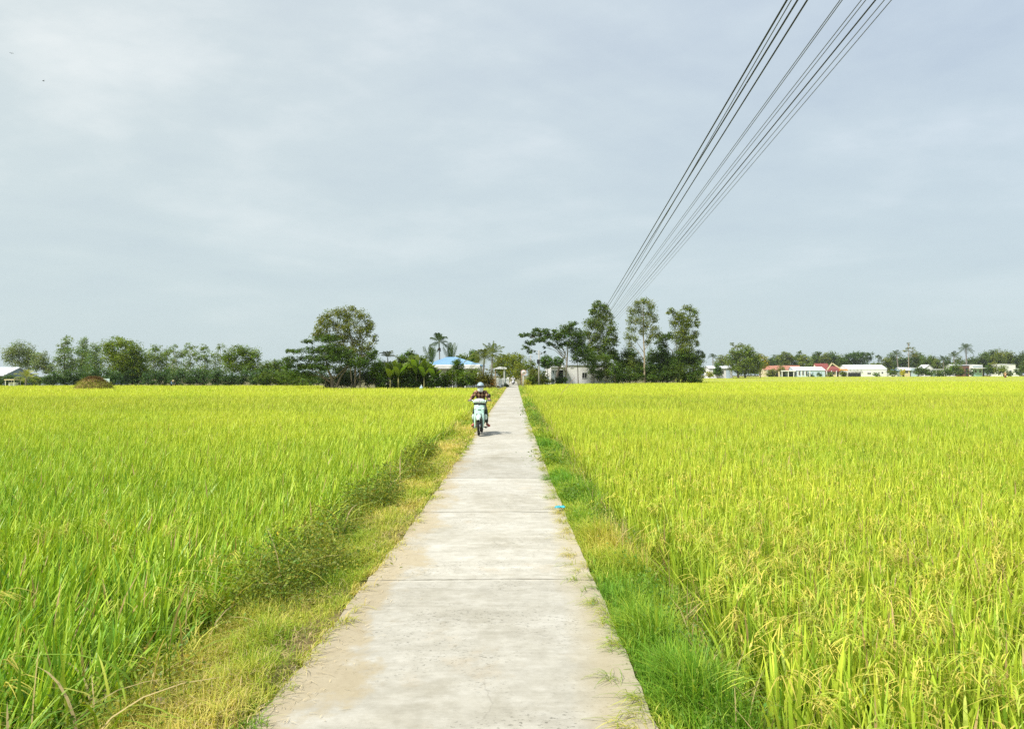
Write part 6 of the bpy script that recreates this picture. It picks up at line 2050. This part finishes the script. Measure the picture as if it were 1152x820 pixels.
    MB().add(vv, ff, 0, True).build('seat', M['black_plastic'], e)
    MB().ball((0, .83, .69), (.06, .03, .035), 10, 7).build('tail_light', plain('red_lens', (.4, .03, .03), .2), e)
    MB().box(-.06, .62, .36, .06, .84, .58).build('rear_mudguard', M['black_plastic'], e, bevel=.03)
    m = MB().box(-.1, -.16, .2, .1, .16, .42)
    m.tube([(0, -.14, .32), (0, -.32, .36)], [.075, .065], 12)
    m.build('engine', M['engine'], e, bevel=.02)
    MB().tube([(-.06, -.2, .26), (-.13, .0, .19), (-.14, .3, .24), (-.15, .75, .36)], [.016, .018, .045, .05], 10).build('exhaust', M['steel'], e)
    for sg in (-1, 1):
        MB().tube([(sg * .06, .18, .3), (sg * .11, .4, .3), (sg * .09, yr, R_)], .02, 8).build('swing_arm', M['engine'], e)
        MB().tube([(sg * .12, .42, .58), (sg * .12, .56, .32)], [.025, .03], 8).build('shock_absorber', M['chrome'], e)
    MB().tube([(-.3, -.02, .225), (0, -.02, .2), (.3, -.02, .225)], .013, 8).build('footrest', M['black_plastic'], e)
    m = MB()
    for sg in (-1, 1):
        m.tube([(sg * .11, -.34, .26), (sg * .2, -.33, .2), (sg * .24, -.22, .2), (sg * .14, -.04, .21)], .009, 6)
    m.tube([(-.14, -.04, .21), (.14, -.04, .21)], .009, 6)
    m.build('crash_bar', M['engine'], e)
    return e


BX, BY = PX(540.3, 22.2), 22.2
bike = motorbike((BX, BY, 0.012), 'pale mint green step-through motorbike coming along the path', 'mint', 'mint_pale', R(-1.5))
RPOSE = dict(pelvis=(0, .24, .875), spine=(0, .2, 1.02), chest=(0, .15, 1.15), neckbase=(0, .115, 1.25), neck=(0, .09, 1.285), jaw=(0, .06, 1.32), head=(0, .07, 1.385), crown=(0, .075, 1.445), nose=(0, -.035, 1.355),
             Lshoulder=(.165, .13, 1.215), Lelbow=(.285, .0, 1.05), Lwrist=(.318, -.2, 1.02), Rshoulder=(-.165, .13, 1.215), Relbow=(-.285, .0, 1.05), Rwrist=(-.318, -.2, 1.02),
             Lhip=(.095, .2, .85), Lknee=(.2, -.2, .66), Lankle=(.225, -.02, .305), Ltoe=(.31, -.15, .25), Rhip=(-.095, .2, .85), Rknee=(-.185, -.2, .66), Rankle=(-.215, -.02, .31), Rtoe=(-.25, -.18, .26))
person((BX, BY, 0.012), 'rider in brown plaid shirt, blue grey helmet and white mask on the mint motorbike', RPOSE, 'plaid', 'trousers', 'shoe', R(-1.5), hat='helmet', mask=True)

for o_ in [q for q in bpy.data.objects if q.name in ('motorbike', 'person')]:
    o_.scale = (0.88, 1.0, 1.0)
b2x, b2y = PX(577.2, 131), 131.0
motorbike((b2x, b2y, 0.0), 'pale motorbike far off at the end of the path', 'white_bike', 'white_bike', R(4))
person((b2x, b2y, 0.0), 'distant rider in white sleeves with a dark front at the end of the path', RPOSE, 'white_shirt', 'trousers', 'black_plastic', R(4), hat='helmet')

WPOSE = dict(pelvis=(0, .12, .9), spine=(0, .02, 1.03), chest=(0, -.14, 1.15), neckbase=(0, -.24, 1.22), neck=(0, -.28, 1.25), jaw=(0, -.35, 1.27), head=(0, -.36, 1.34), crown=(0, -.36, 1.4), nose=(0, -.46, 1.3),
             Lshoulder=(.16, -.17, 1.2), Lelbow=(.22, -.3, .95), Lwrist=(.14, -.48, .8), Rshoulder=(-.16, -.17, 1.2), Relbow=(-.22, -.3, .95), Rwrist=(-.14, -.48, .8),
             Lhip=(.09, .12, .86), Lknee=(.1, .0, .47), Lankle=(.1, .1, .08), Ltoe=(.11, -.06, .04), Rhip=(-.09, .12, .86), Rknee=(-.1, -.05, .47), Rankle=(-.1, .02, .08), Rtoe=(-.11, -.14, .04))
person((PX(193, 119), 119, FIELD_Z), 'field worker in blue bending in the rice below the far left trees', WPOSE, 'blue_shirt', 'trousers', 'black_plastic', R(60), hat='cone')

# scarecrow at far right
d = 330.0
x = PX(1130.5, d)
e = empty('scarecrow', (x, d, FIELD_Z)); tag(e, 'scarecrow with tan cloth and dark skirt standing in the far right rice', 'scarecrow')
MB().tube([(0, 0, -.2), (0, 0, 3.1)], .04, 6).build('pole', M['timber'], e)
MB().tube([(-.8, 0, 2.35), (.8, 0, 2.45)], .03, 6).build('crossbar', M['timber'], e)
m = MB()
m.tube([(0, 0, 1.3), (0, 0, 1.8), (0, 0, 2.4), (0, 0, 2.55)], [.4, .34, .36, .14], 12)
m.tube([(-.75, 0, 2.3), (-.3, 0, 2.38), (.3, 0, 2.4), (.75, 0, 2.4)], [.2, .15, .15, .2], 10)
m.build('shirt', M['tan_cloth'], e)
MB().tube([(0, 0, .35), (0, 0, .9), (0, 0, 1.35)], [.46, .42, .36], 12).build('skirt', M['maroon_cloth'], e)
m = MB().ball((0, 0, 2.8), (.2, .2, .24), 12, 9)
m.build('head', M['hat'], e)
MB().lathe([(.42, 2.95), (.42, 2.98), (.2, 3.1), (.02, 3.25)], 16).build('hat', M['hat'], e)

# ------------------------------------------------------------------ sky, sun, camera
def sky():
    w = bpy.data.worlds.new('World')
    scene.world = w
    w.use_nodes = True
    nt = w.node_tree
    nt.nodes.clear()
    out = N(nt, 'ShaderNodeOutputWorld')
    bg = N(nt, 'ShaderNodeBackground')
    bg.inputs['Strength'].default_value = 0.1
    st = N(nt, 'ShaderNodeTexSky', sky_type='NISHITA')
    st.sun_disc = False
    st.sun_elevation = SUN_EL
    st.sun_rotation = SUN_ROT
    st.dust_density = 2.0
    st.air_density = 1.0
    tc = N(nt, 'ShaderNodeTexCoord')
    sp = N(nt, 'ShaderNodeSeparateXYZ')
    L(nt, tc.outputs['Generated'], sp.inputs[0])
    # a cloud sheet seen from below: directions projected on a plane overhead
    zz = N(nt, 'ShaderNodeMath', operation='MAXIMUM'); zz.inputs[1].default_value = 0.0
    L(nt, sp.outputs['Z'], zz.inputs[0])
    za = N(nt, 'ShaderNodeMath', operation='ADD'); za.inputs[1].default_value = 0.22
    L(nt, zz.outputs[0], za.inputs[0])
    dx = N(nt, 'ShaderNodeMath', operation='DIVIDE'); L(nt, sp.outputs['X'], dx.inputs[0]); L(nt, za.outputs[0], dx.inputs[1])
    dy = N(nt, 'ShaderNodeMath', operation='DIVIDE'); L(nt, sp.outputs['Y'], dy.inputs[0]); L(nt, za.outputs[0], dy.inputs[1])
    cb = N(nt, 'ShaderNodeCombineXYZ'); L(nt, dx.outputs[0], cb.inputs[0]); L(nt, dy.outputs[0], cb.inputs[1])
    n1 = N(nt, 'ShaderNodeTexNoise'); n1.inputs['Scale'].default_value = 0.85; n1.inputs['Detail'].default_value = 7; n1.inputs['Roughness'].default_value = 0.52; n1.inputs['Distortion'].default_value = 0.9
    mp = N(nt, 'ShaderNodeMapping'); mp.inputs['Location'].default_value = (1.3, 0.4, 0); mp.inputs['Scale'].default_value = (0.9, 1.05, 1); mp.inputs['Rotation'].default_value = (0, 0, 0.5)
    L(nt, cb.outputs[0], mp.inputs[0]); L(nt, mp.outputs[0], n1.inputs['Vector'])
    cr = N(nt, 'ShaderNodeValToRGB')
    e = cr.color_ramp.elements
    e[0].position, e[0].color = 0.36, SKY_DARK
    e[1].position, e[1].color = 0.63, SKY_LIGHT
    k = e.new(0.5); k.color = SKY_MID
    n2 = N(nt, 'ShaderNodeTexNoise'); n2.inputs['Scale'].default_value = 2.6; n2.inputs['Detail'].default_value = 8; n2.inputs['Roughness'].default_value = 0.6
    L(nt, mp.outputs[0], n2.inputs['Vector'])
    nm = N(nt, 'ShaderNodeMix'); nm.inputs[0].default_value = 0.36
    L(nt, n1.outputs['Fac'], nm.inputs[2]); L(nt, n2.outputs['Fac'], nm.inputs[3])
    L(nt, nm.outputs[0], cr.inputs['Fac'])
    # brighter towards the sun's side (left), thinner and bluer towards the right
    gx = N(nt, 'ShaderNodeMapRange'); gx.inputs['From Min'].default_value = -0.6; gx.inputs['From Max'].default_value = 0.65
    L(nt, sp.outputs['X'], gx.inputs['Value'])
    side = N(nt, 'ShaderNodeMix', data_type='RGBA', blend_type='MULTIPLY')
    sr = N(nt, 'ShaderNodeMix', data_type='RGBA')
    sr.inputs[6].default_value = (1.04, 1.03, 1.0, 1); sr.inputs[7].default_value = (0.84, 0.89, 1.0, 1)
    L(nt, gx.outputs[0], sr.inputs['Factor'])
    side.inputs['Factor'].default_value = 1
    L(nt, cr.outputs['Color'], side.inputs[6]); L(nt, sr.outputs[2], side.inputs[7])
    # haze band low down
    hz = N(nt, 'ShaderNodeMapRange'); hz.inputs['From Min'].default_value = 0.0; hz.inputs['From Max'].default_value = 0.42
    hz.inputs['To Min'].default_value = 1.0; hz.inputs['To Max'].default_value = 0.0
    L(nt, sp.outputs['Z'], hz.inputs['Value'])
    hm = N(nt, 'ShaderNodeMix', data_type='RGBA')
    L(nt, hz.outputs[0], hm.inputs['Factor']); L(nt, side.outputs[2], hm.inputs[6]); hm.inputs[7].default_value = SKY_HAZE
    sc = N(nt, 'ShaderNodeMix', data_type='RGBA', blend_type='MULTIPLY'); sc.inputs['Factor'].default_value = 1
    sc.inputs[7].default_value = (SKY_K, SKY_K, SKY_K, 1)
    L(nt, hm.outputs[2], sc.inputs[6])
    mx = N(nt, 'ShaderNodeMix', data_type='RGBA'); mx.inputs['Factor'].default_value = 0.93
    L(nt, st.outputs[0], mx.inputs[6]); L(nt, sc.outputs[2], mx.inputs[7])
    L(nt, mx.outputs[2], bg.inputs['Color'])
    L(nt, bg.outputs[0], out.inputs['Surface'])


SUN_EL = R(56)
SUN_DIR = Vector((-0.78, -0.62, 0)).normalized() * math.cos(SUN_EL) + Vector((0, 0, math.sin(SUN_EL)))
SUN_ROT = math.atan2(SUN_DIR.x, SUN_DIR.y)
SKY_DARK = (0.5, 0.57, 0.63, 1)
SKY_MID = (0.6, 0.67, 0.695, 1)
SKY_LIGHT = (0.79, 0.825, 0.83, 1)
SKY_HAZE = (0.53, 0.63, 0.65, 1)
SKY_K = 7.2
sky()
sd = bpy.data.lights.new('sun', 'SUN')
sd.energy = 3.8
sd.angle = R(8.0)
sd.color = (1.0, 0.95, 0.86)
so = bpy.data.objects.new('sun', sd)
COL.objects.link(so)
so.location = (-40, -20, 60)
so.rotation_euler = SUN_DIR.to_track_quat('Z', 'Y').to_euler()

cd = bpy.data.cameras.new('camera')
cd.sensor_width = 36.0
cd.lens = 36.0 * FOC / 1152.0
cd.clip_start = 0.05
cd.clip_end = 4000
co = bpy.data.objects.new('camera', cd)
COL.objects.link(co)
co.location = (0, 0, EYE)
pitch = math.atan((HZ - 410.0) / FOC)
yaw = math.atan(1.0 / FOC)
co.rotation_euler = (Matrix.Rotation(yaw, 4, 'Z') @ Matrix.Rotation(PI / 2 + pitch, 4, 'X') @ Matrix.Rotation(R(-0.1), 4, 'Z')).to_euler()
scene.camera = co

def haze():
    m = bpy.data.materials.new('thin_haze')
    m.use_nodes = True
    nt = m.node_tree
    nt.nodes.clear()
    out = N(nt, 'ShaderNodeOutputMaterial')
    v = N(nt, 'ShaderNodeVolumePrincipled')
    v.inputs['Color'].default_value = (0.86, 0.93, 1.0, 1)
    v.inputs['Density'].default_value = HAZE_D
    v.inputs['Anisotropy'].default_value = 0.2
    L(nt, v.outputs[0], out.inputs['Volume'])
    o = MB().box(-1400, -80, -1.6, 1400, 1400, 26).build('haze', m)
    tag(o, kind='stuff')


HAZE_D = 0.0001
haze()

vs = scene.view_settings
scene.display_settings.display_device = 'sRGB'
vs.view_transform = 'Standard'
vs.look = 'None'
vs.exposure = 0.69
vs.gamma = 1.0
vs.use_curve_mapping = False
scene.render.engine = 'CYCLES'
cy = scene.cycles
cy.max_bounces = 6
cy.diffuse_bounces = 3
cy.glossy_bounces = 2
cy.transmission_bounces = 3
cy.transparent_max_bounces = 4
cy.volume_bounces = 0
cy.use_denoising = False
